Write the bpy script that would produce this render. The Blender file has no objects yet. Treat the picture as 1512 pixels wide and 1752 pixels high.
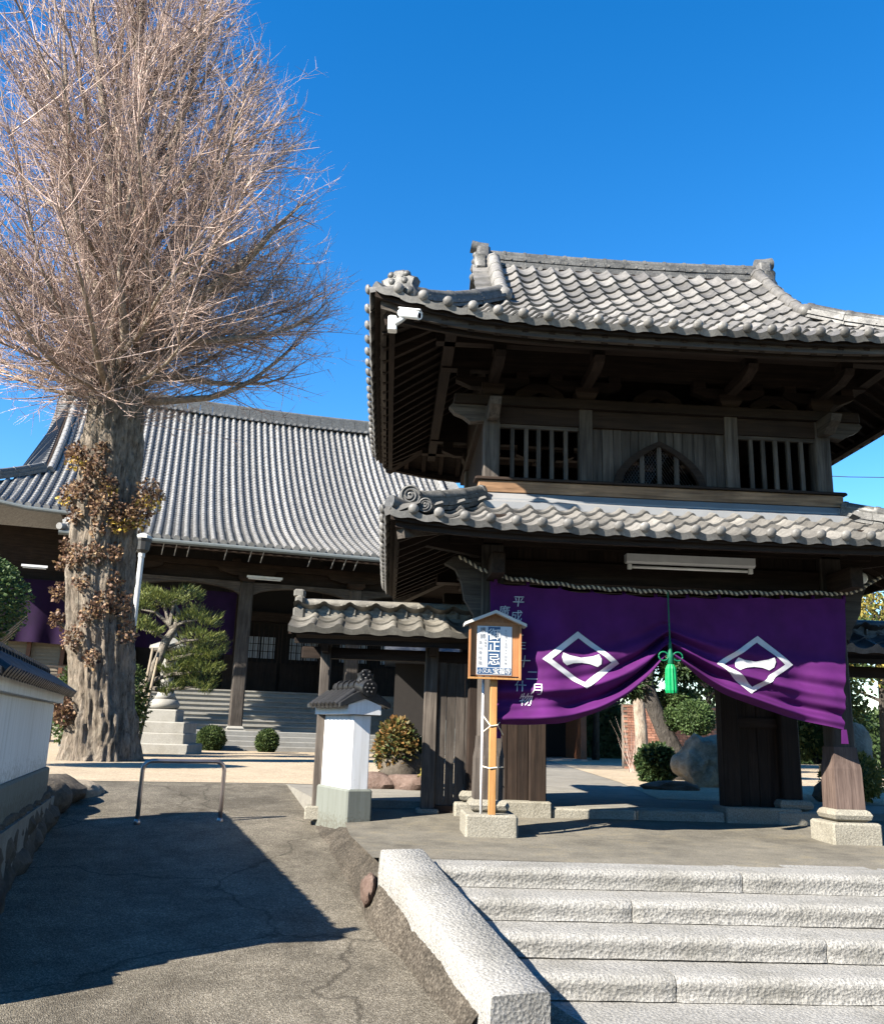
import bpy, bmesh, math, random
import numpy as np
from mathutils import Vector, Matrix, Euler

random.seed(7); RNG = np.random.default_rng(11)
sc = bpy.context.scene
COL = sc.collection
RAD = math.radians

# ---------------------------------------------------------------- camera
YAW, PITCH, ROLL, EYE = RAD(3.0), RAD(14.0), RAD(1.8), 1.6
fwd = Vector((math.sin(YAW)*math.cos(PITCH), math.cos(YAW)*math.cos(PITCH), math.sin(PITCH)))
rgt = Vector((math.cos(YAW), -math.sin(YAW), 0)); upv = rgt.cross(fwd)
R_ = rgt*math.cos(ROLL)+upv*math.sin(ROLL); U_ = upv*math.cos(ROLL)-rgt*math.sin(ROLL)
cd = bpy.data.cameras.new('camera'); cam = bpy.data.objects.new('camera', cd); COL.objects.link(cam)
cam.matrix_world = Matrix(((R_.x, U_.x, -fwd.x, 0), (R_.y, U_.y, -fwd.y, 0), (R_.z, U_.z, -fwd.z, EYE), (0, 0, 0, 1)))
cd.sensor_fit = 'HORIZONTAL'; cd.sensor_width = 36; cd.lens = 36*1514/1512
cd.clip_start = 0.05; cd.clip_end = 3000
sc.camera = cam

# ---------------------------------------------------------------- sky and sun
KX, KY = 1.16, 0.82                       # how far a shadow runs per metre of height
to_sun = Vector((-KX, -KY, 1)).normalized()
world = bpy.data.worlds.new('World'); sc.world = world; world.use_nodes = True
wn = world.node_tree; bg = wn.nodes['Background']
sky = wn.nodes.new('ShaderNodeTexSky'); sky.sky_type = 'NISHITA'; sky.sun_disc = False
sky.sun_elevation = math.asin(to_sun.z); sky.sun_rotation = math.atan2(to_sun.x, to_sun.y)
sky.air_density = 1.0; sky.dust_density = 0.0; sky.ozone_density = 2.0; sky.altitude = 0
hs = wn.nodes.new('ShaderNodeHueSaturation'); hs.inputs['Saturation'].default_value = 1.42; hs.inputs['Hue'].default_value = 0.504; hs.inputs['Value'].default_value = 1.0
wn.links.new(sky.outputs[0], hs.inputs['Color']); wn.links.new(hs.outputs[0], bg.inputs[0]); bg.inputs[1].default_value = 0.074
sl = bpy.data.lights.new('sun', 'SUN'); sl.energy = 5.0; sl.angle = RAD(0.53); sl.color = (1.0, 0.93, 0.82)
so = bpy.data.objects.new('sun', sl); COL.objects.link(so)
so.rotation_euler = to_sun.to_track_quat('Z', 'Y').to_euler(); so.location = (-20, -10, 30)
sc.view_settings.view_transform = 'Standard'; sc.view_settings.look = 'None'
sc.view_settings.exposure = 1.95; sc.view_settings.gamma = 1.0; sc.view_settings.use_curve_mapping = False
sc.cycles.use_denoising = True
sc.cycles.max_bounces = 6; sc.cycles.diffuse_bounces = 1; sc.cycles.transparent_max_bounces = 8

# ---------------------------------------------------------------- materials
def node(nt, typ, **kw):
    n = nt.nodes.new('ShaderNode'+typ)
    for k, v in kw.items():
        if k.startswith('_'):
            setattr(n, k[1:], v)
        else:
            key = int(k[1:]) if k[0] == 'i' and k[1:].isdigit() else k.replace('__', ' ')
            if isinstance(v, bpy.types.NodeSocket): nt.links.new(v, n.inputs[key])
            else: n.inputs[key].default_value = v
    return n
def ramp(nt, fac, stops):
    n = nt.nodes.new('ShaderNodeValToRGB'); nt.links.new(fac, n.inputs[0])
    e = n.color_ramp.elements
    while len(e) < len(stops): e.new(0.5)
    for el, (p, c) in zip(e, stops):
        el.position = p; el.color = (c[0], c[1], c[2], 1) if not isinstance(c, (int, float)) else (c, c, c, 1)
    return n.outputs[0]
def mix(nt, fac, a, b, mode='MIX'):
    n = nt.nodes.new('ShaderNodeMix'); n.data_type = 'RGBA'; n.blend_type = mode
    for i, v in ((0, fac), (6, a), (7, b)):
        if isinstance(v, bpy.types.NodeSocket): nt.links.new(v, n.inputs[i])
        else: n.inputs[i].default_value = v if i == 0 else (v[0], v[1], v[2], 1)
    return n.outputs[2]
def material(name, rough=0.7, spec=0.3):
    m = bpy.data.materials.new(name); m.use_nodes = True
    nt = m.node_tree; b = nt.nodes['Principled BSDF']
    b.inputs['Roughness'].default_value = rough; b.inputs['Specular IOR Level'].default_value = spec
    return m, nt, b
def objcoord(nt, scale=(1, 1, 1), rnd=6.0):
    tc = nt.nodes.new('ShaderNodeTexCoord'); oi = nt.nodes.new('ShaderNodeObjectInfo')
    mul = node(nt, 'Math', _operation='MULTIPLY', i0=oi.outputs['Random'], i1=rnd)
    add = node(nt, 'VectorMath', _operation='ADD', i0=tc.outputs['Object'])
    nt.links.new(mul.outputs[0], add.inputs[1])
    mp = node(nt, 'Mapping'); nt.links.new(add.outputs[0], mp.inputs[0]); mp.inputs['Scale'].default_value = scale
    return mp.outputs[0], oi.outputs['Random']
def noise(nt, vec, scale, detail=4, rough=0.6, dist=0.0):
    return node(nt, 'TexNoise', Vector=vec, Scale=scale, Detail=detail, Roughness=rough, Distortion=dist).outputs[0]
def bump(nt, b, h, strength=0.3, dist=0.02):
    n = node(nt, 'Bump', Strength=strength, Distance=dist, Height=h); nt.links.new(n.outputs[0], b.inputs['Normal'])
M = {}
def plain(name, col, rough=0.6, spec=0.3, metal=0.0, var=0.12, scale=6.0, bmp=0.0):
    m, nt, b = material(name, rough, spec)
    v, r = objcoord(nt); nz = noise(nt, v, scale, 5)
    c = ramp(nt, nz, [(0.3, [x*(1-var) for x in col]), (0.7, [min(1, x*(1+var)) for x in col])])
    nt.links.new(c, b.inputs['Base Color']); b.inputs['Metallic'].default_value = metal
    if bmp: bump(nt, b, noise(nt, v, scale*8, 4), bmp, 0.01)
    M[name] = m; return m
def wood(name, dark, light, axis, rough=0.8, knots=True, grain=26.0):
    m, nt, b = material(name, rough, 0.2)
    s = [grain]*3; s[axis] = 1.4
    v, r = objcoord(nt, s, 30.0)
    g = noise(nt, v, 1.0, 6, 0.65, 0.6)
    v2, _ = objcoord(nt, (1, 1, 1), 9.0)
    big = noise(nt, v2, 1.7, 4)
    c = ramp(nt, g, [(0.28, dark), (0.5, [(a+c_)/2 for a, c_ in zip(dark, light)]), (0.72, light)])
    c = mix(nt, ramp(nt, big, [(0.35, 0.0), (0.7, 0.55)]), c, [x*0.55 for x in dark])
    val = node(nt, 'MapRange', Value=r); val.inputs['To Min'].default_value = 0.75; val.inputs['To Max'].default_value = 1.2
    hsv = node(nt, 'HueSaturation', Color=c); nt.links.new(val.outputs[0], hsv.inputs['Value'])
    nt.links.new(hsv.outputs[0], b.inputs['Base Color'])
    bump(nt, b, g, 0.55, 0.012)
    M[name] = m; return m
WD, WL = (0.008, 0.0045, 0.003), (0.036, 0.023, 0.016)
for ax, n in enumerate('xyz'): wood('old_wood_'+n, WD, WL, ax)
GD, GL = (0.024, 0.019, 0.016), (0.115, 0.098, 0.082)
for ax, n in enumerate('xyz'): wood('grey_wood_'+n, GD, GL, ax)
wood('sill_wood', (0.075, 0.042, 0.022), (0.34, 0.20, 0.11), 0)
wood('pale_wood', (0.30, 0.145, 0.045), (0.40, 0.21, 0.078), 2, 0.6, grain=30)
wood('board_wood', (0.24, 0.10, 0.038), (0.36, 0.175, 0.075), 2, 0.55, grain=30)
wood('pole_wood', (0.180, 0.144, 0.102), (0.300, 0.252, 0.192), 2)
wood('red_foot_wood', (0.055, 0.036, 0.030), (0.20, 0.145, 0.12), 2)

def tile_mat(name, dark, light, rough, spec, var=(0.7, 1.25), lichen=0.4, moss=(0.5, 0.49, 0.44)):
    m, nt, b = material(name, rough, spec)
    v, r = objcoord(nt, (1, 1, 1), 40.0)
    n1 = noise(nt, v, 9.0, 6, 0.7); n2 = noise(nt, v, 55.0, 3, 0.6); n3 = noise(nt, v, 2.3, 4)
    c = ramp(nt, n1, [(0.3, dark), (0.7, light)])
    c = mix(nt, ramp(nt, n2, [(0.52, 0.0), (0.75, lichen)]), c, moss)
    c = mix(nt, ramp(nt, n3, [(0.45, 0.0), (0.75, 0.45)]), c, [x*0.5 for x in dark])
    val = node(nt, 'MapRange', Value=r); val.inputs['To Min'].default_value = var[0]; val.inputs['To Max'].default_value = var[1]
    hsv = node(nt, 'HueSaturation', Color=c); nt.links.new(val.outputs[0], hsv.inputs['Value'])
    nt.links.new(hsv.outputs[0], b.inputs['Base Color'])
    nt.links.new(ramp(nt, n1, [(0.3, rough+0.12), (0.7, rough-0.08)]), b.inputs['Roughness'])
    bump(nt, b, n2, 0.25, 0.006)
    M[name] = m
tile_mat('gate_tile', (0.074, 0.071, 0.067), (0.180, 0.170, 0.156), 0.55, 0.35, (0.55, 1.3), 0.45, (0.27, 0.26, 0.23))
tile_mat('ridge_tile', (0.026, 0.026, 0.026), (0.10, 0.097, 0.09), 0.5, 0.4, lichen=0.5, moss=(0.24, 0.23, 0.20))
tile_mat('hall_tile', (0.10, 0.098, 0.096), (0.235, 0.23, 0.222), 0.45, 0.4, (0.8, 1.2), 0.3)
tile_mat('hall_valley_tile', (0.042, 0.043, 0.045), (0.102, 0.102, 0.102), 0.5, 0.4, lichen=0.2)  # hall tile colour darkened for the shade between the sunlit rolls
tile_mat('hall_ridge_tile', (0.054, 0.057, 0.060), (0.120, 0.123, 0.123), 0.5, 0.4)
tile_mat('black_tile', (0.006, 0.006, 0.0065), (0.018, 0.018, 0.019), 0.45, 0.3, lichen=0.04)
tile_mat('wing_tile', (0.070, 0.064, 0.054), (0.165, 0.152, 0.128), 0.5, 0.35, moss=(0.25, 0.24, 0.20))
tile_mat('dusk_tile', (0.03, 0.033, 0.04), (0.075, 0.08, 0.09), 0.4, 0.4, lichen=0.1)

def granite(name, dark, light, bmp, speck=0.55, scale=1.0):
    m, nt, b = material(name, 0.85, 0.2)
    v, r = objcoord(nt, (1, 1, 1), 20.0)
    n1 = noise(nt, v, 70*scale, 4, 0.75); n2 = noise(nt, v, 130*scale, 2, 0.5); n3 = noise(nt, v, 2.2, 5, 0.6)
    vo = node(nt, 'TexVoronoi', Vector=v, Scale=42*scale)
    c = ramp(nt, n1, [(0.3, dark), (0.62, light)])
    c = mix(nt, ramp(nt, n2, [(0.56, 0.0), (0.66, speck)]), c, (0.03, 0.03, 0.03))
    c = mix(nt, ramp(nt, n3, [(0.45, 0.0), (0.8, 0.6)]), c, [dark[0]*0.75, dark[1]*0.72, dark[2]*0.62])
    nt.links.new(c, b.inputs['Base Color'])
    h = mix(nt, 0.5, n1, vo.outputs[0]); bump(nt, b, h, bmp, 0.014)
    M[name] = m
granite('granite', (0.165, 0.162, 0.154), (0.374, 0.366, 0.341), 0.55)
granite('granite_rough', (0.116, 0.113, 0.104), (0.313, 0.304, 0.281), 1.0)
granite('old_stone', (0.114, 0.105, 0.084), (0.276, 0.258, 0.210), 0.4)
granite('lantern_stone', (0.156, 0.150, 0.135), (0.300, 0.288, 0.258), 0.3)
granite('hall_stone', (0.132, 0.129, 0.121), (0.231, 0.226, 0.209), 0.2)

def ground_mat(name, stops, scale, bmp, speckcol, speck, big=(0.7, 1.15), moss=None, bdist=0.02, cracks=0.0):
    m, nt, b = material(name, 0.9, 0.15)
    tc = nt.nodes.new('ShaderNodeTexCoord'); v = tc.outputs['Object']
    n1 = noise(nt, v, scale, 3, 0.7); vo = node(nt, 'TexVoronoi', Vector=v, Scale=scale*1.4)
    n3 = noise(nt, v, 0.9, 6, 0.65); n4 = noise(nt, v, 4.0, 5, 0.65)
    c = ramp(nt, n1, stops)
    vc = node(nt, 'SeparateColor', Color=vo.outputs['Color'])
    c = mix(nt, ramp(nt, vc.outputs[0], [(0.62, 0.0), (0.9, speck)]), c, speckcol)
    n34 = mix(nt, 0.45, n3, n4)
    hv = node(nt, 'HueSaturation', Color=c); nt.links.new(ramp(nt, n34, [(0.35, big[0]), (0.65, big[1])]), hv.inputs['Value'])
    out = hv.outputs[0]
    if cracks:
        vw = node(nt, 'VectorMath', _operation='ADD', i0=v); ns = node(nt, 'TexNoise', Vector=v, Scale=1.6, Detail=5.0); sc_ = node(nt, 'VectorMath', _operation='SCALE', i0=ns.outputs[1], Scale=0.8); nt.links.new(sc_.outputs[0], vw.inputs[1])
        ve = node(nt, 'TexVoronoi', Vector=vw.outputs[0], Scale=0.42, _feature='DISTANCE_TO_EDGE')
        out = mix(nt, ramp(nt, ve.outputs[0], [(0.0, cracks), (0.012, 0.0)]), out, (0.012, 0.010, 0.008))
        st_ = noise(nt, v, 0.55, 7, 0.7, 0.5); out = mix(nt, ramp(nt, st_, [(0.50, 0.0), (0.66, 0.5)]), out, (stops[0][1][0]*0.8, stops[0][1][1]*0.8, stops[0][1][2]*0.75))
    if moss: out = mix(nt, ramp(nt, n4, [(0.52, 0.0), (0.72, moss[3])]), out, moss[:3])
    nt.links.new(out, b.inputs['Base Color'])
    h = mix(nt, 0.5, n1, vo.outputs[0]); bump(nt, b, h, bmp, bdist)
    M[name] = m
ground_mat('ramp_concrete', [(0.3, (0.05, 0.042, 0.032)), (0.68, (0.175, 0.155, 0.12))], 85, 0.9, (0.30, 0.27, 0.215), 0.65, (0.55, 1.3), cracks=0.55)
ground_mat('terrace_concrete', [(0.3, (0.094, 0.083, 0.066)), (0.7, (0.171, 0.157, 0.127))], 60, 0.35, (0.198, 0.187, 0.154), 0.3, (0.55, 1.2), (0.149, 0.121, 0.066, 0.35))
ground_mat('gravel', [(0.28, (0.19, 0.145, 0.095)), (0.7, (0.40, 0.325, 0.23))], 30, 1.0, (0.46, 0.39, 0.29), 0.6, (0.8, 1.1))
ground_mat('path_paving', [(0.3, (0.140, 0.130, 0.110)), (0.7, (0.210, 0.195, 0.165))], 40, 0.3, (0.225, 0.210, 0.180), 0.3)
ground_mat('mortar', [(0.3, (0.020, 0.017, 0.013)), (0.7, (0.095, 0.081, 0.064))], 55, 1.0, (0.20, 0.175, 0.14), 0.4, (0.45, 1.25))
ground_mat('far_ground', [(0.3, (0.064, 0.060, 0.048)), (0.7, (0.112, 0.104, 0.084))], 20, 0.3, (0.120, 0.112, 0.088), 0.3)

def rock_mat(name, dark, light, vein):
    m, nt, b = material(name, 0.9, 0.15)
    v, r = objcoord(nt, (1, 1, 1), 20.0)
    n1 = noise(nt, v, 4.0, 8, 0.7, 0.4); n2 = noise(nt, v, 22.0, 5, 0.7)
    c = ramp(nt, n1, [(0.3, dark), (0.65, light)])
    c = mix(nt, ramp(nt, n2, [(0.5, 0.0), (0.75, 0.5)]), c, vein)
    nt.links.new(c, b.inputs['Base Color']); bump(nt, b, n2, 0.7, 0.03); M[name] = m
rock_mat('rock', (0.10, 0.08, 0.058), (0.30, 0.25, 0.185), (0.38, 0.33, 0.26))
rock_mat('rubble', (0.030, 0.026, 0.022), (0.096, 0.081, 0.063), (0.132, 0.114, 0.090))
rock_mat('red_rock', (0.060, 0.039, 0.030), (0.144, 0.102, 0.084), (0.180, 0.144, 0.120))

def plaster(name, base, dirt, lo, hi):
    m, nt, b = material(name, 0.85, 0.15)
    tc = nt.nodes.new('ShaderNodeTexCoord'); v = tc.outputs['Object']
    sep = node(nt, 'SeparateXYZ', Vector=v)
    n1 = noise(nt, v, 28.0, 5, 0.75); n2 = noise(nt, v, 3.0, 5)
    hgt = node(nt, 'MapRange', Value=sep.outputs[2]); hgt.inputs['From Min'].default_value = lo; hgt.inputs['From Max'].default_value = hi
    hgt.inputs['To Min'].default_value = 0.22; hgt.inputs['To Max'].default_value = -0.45
    add = node(nt, 'Math', _operation='ADD', i0=n1, i1=hgt.outputs[0])
    c = mix(nt, ramp(nt, n2, [(0.3, 0.0), (0.8, 0.25)]), base, [x*0.9 for x in base])
    mp = node(nt, 'Mapping', Vector=v); mp.inputs['Scale'].default_value = (14, 14, 0.7)
    c = mix(nt, ramp(nt, noise(nt, mp.outputs[0], 1.0, 5, 0.7), [(0.46, 0.0), (0.72, 0.55)]), c, [base[0]*0.62, base[1]*0.60, base[2]*0.55])
    c = mix(nt, ramp(nt, add.outputs[0], [(0.62, 0.0), (0.78, 0.7)]), c, dirt)
    nt.links.new(c, b.inputs['Base Color']); bump(nt, b, n1, 0.15, 0.006); M[name] = m
plaster('plaster', (0.66, 0.655, 0.64), (0.30, 0.28, 0.24), 0.2, 1.0)
plaster('green_plaster', (0.135, 0.145, 0.128), (0.078, 0.072, 0.054), 0.0, 0.5)

# bark and leaves
def bark(name, dark, light, sx=7.0, sz=0.9, lichen=(0.36, 0.34, 0.28), bs=0.9):
    m, nt, b = material(name, 0.95, 0.1)
    tc = nt.nodes.new('ShaderNodeTexCoord')
    mp = node(nt, 'Mapping', Vector=tc.outputs['Object']); mp.inputs['Scale'].default_value = (sx, sx, sz)
    n1 = noise(nt, mp.outputs[0], 1.6, 8, 0.72, 0.8); n2 = noise(nt, tc.outputs['Object'], 5.0, 6, 0.7)
    c = ramp(nt, n1, [(0.3, dark), (0.62, light)])
    c = mix(nt, ramp(nt, n2, [(0.5, 0.0), (0.72, 0.5)]), c, lichen)
    nt.links.new(c, b.inputs['Base Color']); bump(nt, b, n1, bs, 0.08); M[name] = m
bark('ginkgo_bark', (0.022, 0.017, 0.013), (0.24, 0.20, 0.158), 8.0, 2.2, (0.27, 0.245, 0.20), 1.0)
bark('limb_bark', (0.10, 0.075, 0.058), (0.30, 0.245, 0.19), 5.0, 2.0)
bark('pine_bark', (0.060, 0.051, 0.042), (0.204, 0.180, 0.150), 9.0, 5.0)
bark('dark_bark', (0.02, 0.018, 0.016), (0.08, 0.07, 0.06), 9.0, 4.0, (0.1, 0.09, 0.08))
def leafmat(name, cols, rough=0.55, trans=0.25):
    m, nt, b = material(name, rough, 0.25)
    v, _ = objcoord(nt, (1, 1, 1), 20.0)
    geo = nt.nodes.new('ShaderNodeNewGeometry')
    n1 = noise(nt, v, 3.0, 3); fac = mix(nt, 0.65, n1, geo.outputs['Random Per Island'])
    k = len(cols); c = ramp(nt, fac, [(0.2+0.6*i/(k-1), cc) for i, cc in enumerate(cols)])
    nt.links.new(c, b.inputs['Base Color'])
    tr = node(nt, 'BsdfTranslucent', Color=c); ms = nt.nodes.new('ShaderNodeMixShader'); ms.inputs[0].default_value = trans
    nt.links.new(b.outputs[0], ms.inputs[1]); nt.links.new(tr.outputs[0], ms.inputs[2])
    nt.links.new(ms.outputs[0], nt.nodes['Material Output'].inputs[0]); M[name] = m
leafmat('twig', [(0.16, 0.11, 0.092), (0.33, 0.235, 0.195), (0.54, 0.41, 0.345)], 0.6, 0.0)
leafmat('dry_leaf', [(0.035, 0.018, 0.012), (0.11, 0.06, 0.038), (0.23, 0.14, 0.09), (0.33, 0.22, 0.11)])
leafmat('yellow_leaf', [(0.320, 0.208, 0.040), (0.496, 0.360, 0.072)])
leafmat('pine_needle', [(0.03, 0.05, 0.014), (0.085, 0.11, 0.025), (0.19, 0.20, 0.05)])
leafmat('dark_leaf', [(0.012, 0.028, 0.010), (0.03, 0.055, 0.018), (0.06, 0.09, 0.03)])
leafmat('bush_leaf', [(0.017, 0.035, 0.010), (0.042, 0.066, 0.017), (0.084, 0.112, 0.035)])
leafmat('topiary_leaf', [(0.021, 0.045, 0.014), (0.049, 0.084, 0.025), (0.084, 0.126, 0.042)])
leafmat('autumn_leaf', [(0.03, 0.05, 0.015), (0.10, 0.075, 0.022), (0.20, 0.095, 0.03), (0.12, 0.13, 0.04)])
leafmat('gold_tree_leaf', [(0.096, 0.104, 0.024), (0.240, 0.192, 0.040), (0.360, 0.288, 0.080)])
leafmat('flower', [(0.7, 0.6, 0.55), (0.8, 0.35, 0.3)])

def cloth(name, col, sheen=0.3):
    m, nt, b = material(name, 0.8, 0.15)
    v, _ = objcoord(nt); n1 = noise(nt, v, 3.0, 4)
    w = node(nt, 'TexWave', Vector=v, Scale=160.0)
    c = ramp(nt, n1, [(0.3, [x*0.78 for x in col]), (0.7, [x*1.2 for x in col])])
    nt.links.new(c, b.inputs['Base Color']); b.inputs['Sheen Weight'].default_value = sheen
    tr = node(nt, 'BsdfTranslucent', Color=c); ms = nt.nodes.new('ShaderNodeMixShader'); ms.inputs[0].default_value = 0.03
    nt.links.new(b.outputs[0], ms.inputs[1]); nt.links.new(tr.outputs[0], ms.inputs[2])
    nt.links.new(ms.outputs[0], nt.nodes['Material Output'].inputs[0]); M[name] = m
cloth('purple_cloth', (0.060, 0.008, 0.074), 0.0); cloth('white_print', (0.432, 0.438, 0.444), 0.0); cloth('shaded_purple_cloth', (0.010, 0.002, 0.019), 0.0)  # last cloth is purple darkened for the shade under the hall roof
plain('steel', (0.32, 0.29, 0.27), 0.35, 0.5, 0.9); plain('white_metal', (0.540, 0.547, 0.547), 0.4); plain('grey_metal', (0.20, 0.20, 0.20), 0.5, 0.4, 0.15, 0.1, 3.0)
plain('dark_metal', (0.04, 0.04, 0.04), 0.5); plain('glass_black', (0.01, 0.01, 0.012), 0.1, 0.6); plain('white_plastic', (0.78, 0.78, 0.76), 0.35)
plain('tube_white', (0.80, 0.80, 0.80), 0.25); plain('poster_white', (0.42, 0.43, 0.44), 0.35, 0.5, var=0.02); plain('poster_blue', (0.022, 0.055, 0.12), 0.35, 0.5, var=0.08)
plain('ink_grey', (0.10, 0.11, 0.13), 0.5); plain('ink_white', (0.48, 0.49, 0.48), 0.5, var=0.02)
plain('green_silk', (0.0, 0.20, 0.062), 0.5, 0.3, var=0.15, scale=30); plain('dark_green_silk', (0.0, 0.10, 0.045), 0.6)
plain('rope', (0.434, 0.385, 0.294), 0.8, var=0.25, scale=40); plain('twine', (0.55, 0.50, 0.40), 0.8)
plain('gutter', (0.096, 0.108, 0.108), 0.45, 0.4); plain('white_wall_paint', (0.413, 0.405, 0.375), 0.8); plain('lamp_pole_paint', (0.434, 0.441, 0.434), 0.45)
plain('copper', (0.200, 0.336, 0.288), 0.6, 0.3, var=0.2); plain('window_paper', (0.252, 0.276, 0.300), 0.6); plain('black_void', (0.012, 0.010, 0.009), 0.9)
plain('brown_post', (0.120, 0.051, 0.027), 0.6); plain('slat_wood', (0.192, 0.162, 0.120), 0.7); plain('wire', (0.03, 0.03, 0.03), 0.6)
plain('rail_metal', (0.30, 0.25, 0.23), 0.3, 0.5, 0.85, 0.1)
def brick_mat():
    m, nt, b = material('brick', 0.85, 0.2); v, r = objcoord(nt, (1, 1, 1), 30)
    n1 = noise(nt, v, 14, 5); c = ramp(nt, n1, [(0.3, (0.22, 0.09, 0.055)), (0.7, (0.36, 0.19, 0.13))])
    val = node(nt, 'MapRange', Value=r); val.inputs['To Min'].default_value = 0.75; val.inputs['To Max'].default_value = 1.2
    hsv = node(nt, 'HueSaturation', Color=c); nt.links.new(val.outputs[0], hsv.inputs['Value'])
    nt.links.new(hsv.outputs[0], b.inputs['Base Color']); bump(nt, b, n1, 0.3, 0.01); M['brick'] = m
brick_mat(); plain('brick_mortar', (0.16, 0.13, 0.10), 0.9)

# ---------------------------------------------------------------- mesh helpers
class MB:
    def __init__(s): s.v = []; s.f = []
    def add(s, vs, fs):
        o = len(s.v); s.v.extend([tuple(p) for p in vs]); s.f.extend([tuple(i+o for i in f) for f in fs]); return s
    def box(s, x0, x1, y0, y1, z0, z1):
        return s.add([(x0, y0, z0), (x1, y0, z0), (x1, y1, z0), (x0, y1, z0), (x0, y0, z1), (x1, y0, z1), (x1, y1, z1), (x0, y1, z1)],
                     [(0, 3, 2, 1), (4, 5, 6, 7), (0, 1, 5, 4), (1, 2, 6, 5), (2, 3, 7, 6), (3, 0, 4, 7)])
    def cbox(s, x0, x1, y0, y1, z0, z1, c=0.01):
        # box with chamfered upright and top edges
        w = [(x0+c, y0), (x1-c, y0), (x1, y0+c), (x1, y1-c), (x1-c, y1), (x0+c, y1), (x0, y1-c), (x0, y0+c)]
        ins = [(min(max(x, x0+c), x1-c), min(max(y, y0+c), y1-c)) for x, y in w]
        vs = [(x, y, z0) for x, y in w]+[(x, y, z1-c) for x, y in w]+[(x*0.999+0.001*(x0+x1)/2, y*0.999+0.001*(y0+y1)/2, z1) for x, y in
             [(x+(c*0.8 if x < (x0+x1)/2 else -c*0.8), y+(c*0.8 if y < (y0+y1)/2 else -c*0.8)) for x, y in w]]
        fs = [tuple(range(7, -1, -1)), tuple(range(16, 24))]
        for k in range(2):
            for i in range(8): fs.append((k*8+i, k*8+(i+1) % 8, k*8+8+(i+1) % 8, k*8+8+i))
        return s.add(vs, fs)
    def bar(s, a, b, w, h, up=(0, 0, 1), taper=1.0):
        a, b = Vector(a), Vector(b); d = (b-a).normalized(); u = Vector(up); r = d.cross(u)
        r = r.normalized() if r.length > 1e-6 else Vector((1, 0, 0)); u = r.cross(d)
        vs = []
        for p, k in ((a, 1.0), (b, taper)):
            for i, j in ((-1, -1), (1, -1), (1, 1), (-1, 1)): vs.append(p+r*(i*w/2*k)+u*(j*h/2*k))
        return s.add(vs, [(0, 1, 2, 3), (7, 6, 5, 4), (0, 4, 5, 1), (1, 5, 6, 2), (2, 6, 7, 3), (3, 7, 4, 0)])
    def tube(s, pts, rad, n=8, cap=True, flat=1.0):
        pts = [Vector(p) for p in pts]; m = len(pts)
        if isinstance(rad, (int, float)): rad = [rad]*m
        vs = []; ref = None
        for i, p in enumerate(pts):
            d = (pts[min(i+1, m-1)]-pts[max(i-1, 0)]).normalized()
            if ref is None:
                ref = Vector((0, 0, 1)) if abs(d.z) < 0.9 else Vector((1, 0, 0))
            r = (ref-d*ref.dot(d)).normalized(); q = d.cross(r); ref = r
            for k in range(n):
                t = 2*math.pi*k/n; vs.append(p+(r*math.cos(t)*flat+q*math.sin(t))*rad[i])
        fs = [(i*n+k, i*n+(k+1) % n, (i+1)*n+(k+1) % n, (i+1)*n+k) for i in range(m-1) for k in range(n)]
        if cap: fs += [tuple(range(n-1, -1, -1)), tuple((m-1)*n+k for k in range(n))]
        return s.add(vs, fs)
    def lathe(s, prof, c=(0, 0, 0), n=16, sq=False):
        vs = []; m = len(prof)
        for r, z in prof:
            for k in range(n):
                t = 2*math.pi*(k+0.5)/n; vs.append((c[0]+r*math.cos(t), c[1]+r*math.sin(t), c[2]+z))
        fs = [(i*n+k, i*n+(k+1) % n, (i+1)*n+(k+1) % n, (i+1)*n+k) for i in range(m-1) for k in range(n)]
        fs += [tuple(range(n-1, -1, -1)), tuple((m-1)*n+k for k in range(n))]
        return s.add(vs, fs)
    def prism(s, poly, axis, a, b):
        # poly: list of 2-D points, extruded along axis (0,1,2) from a to b
        n = len(poly)
        def mk(p, t):
            return {0: (t, p[0], p[1]), 1: (p[0], t, p[1]), 2: (p[0], p[1], t)}[axis]
        vs = [mk(p, a) for p in poly]+[mk(p, b) for p in poly]
        fs = [tuple(range(n)), tuple(range(2*n-1, n-1, -1))]+[(i, i+n, (i+1) % n+n, (i+1) % n) for i in range(n)]
        return s.add(vs, fs)
    def grid(s, fn, nu, nv):
        vs = [fn(i/nu, j/nv) for j in range(nv+1) for i in range(nu+1)]
        fs = [(j*(nu+1)+i, j*(nu+1)+i+1, (j+1)*(nu+1)+i+1, (j+1)*(nu+1)+i) for j in range(nv) for i in range(nu)]
        return s.add(vs, fs)
    def sphere(s, c, r, n=10, m=7, sx=1, sy=1, sz=1):
        vs = [(c[0], c[1], c[2]-r*sz)]
        for j in range(1, m):
            p = math.pi*j/m-math.pi/2
            for i in range(n):
                t = 2*math.pi*i/n; vs.append((c[0]+r*sx*math.cos(p)*math.cos(t), c[1]+r*sy*math.cos(p)*math.sin(t), c[2]+r*sz*math.sin(p)))
        vs.append((c[0], c[1], c[2]+r*sz)); L = len(vs)-1
        fs = [(0, 1+(i+1) % n, 1+i) for i in range(n)]
        fs += [(1+j*n+i, 1+j*n+(i+1) % n, 1+(j+1)*n+(i+1) % n, 1+(j+1)*n+i) for j in range(m-2) for i in range(n)]
        fs += [(L, 1+(m-2)*n+i, 1+(m-2)*n+(i+1) % n) for i in range(n)]
        return s.add(vs, fs)
    def mesh(s, name, mat, smooth=False, fix=True):
        me = bpy.data.meshes.new(name); me.from_pydata(s.v, [], s.f)
        if fix:
            bm = bmesh.new(); bm.from_mesh(me); bmesh.ops.recalc_face_normals(bm, faces=bm.faces); bm.to_mesh(me); bm.free()
        if mat: me.materials.append(M[mat])
        if smooth: me.shade_smooth()
        return me
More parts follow.
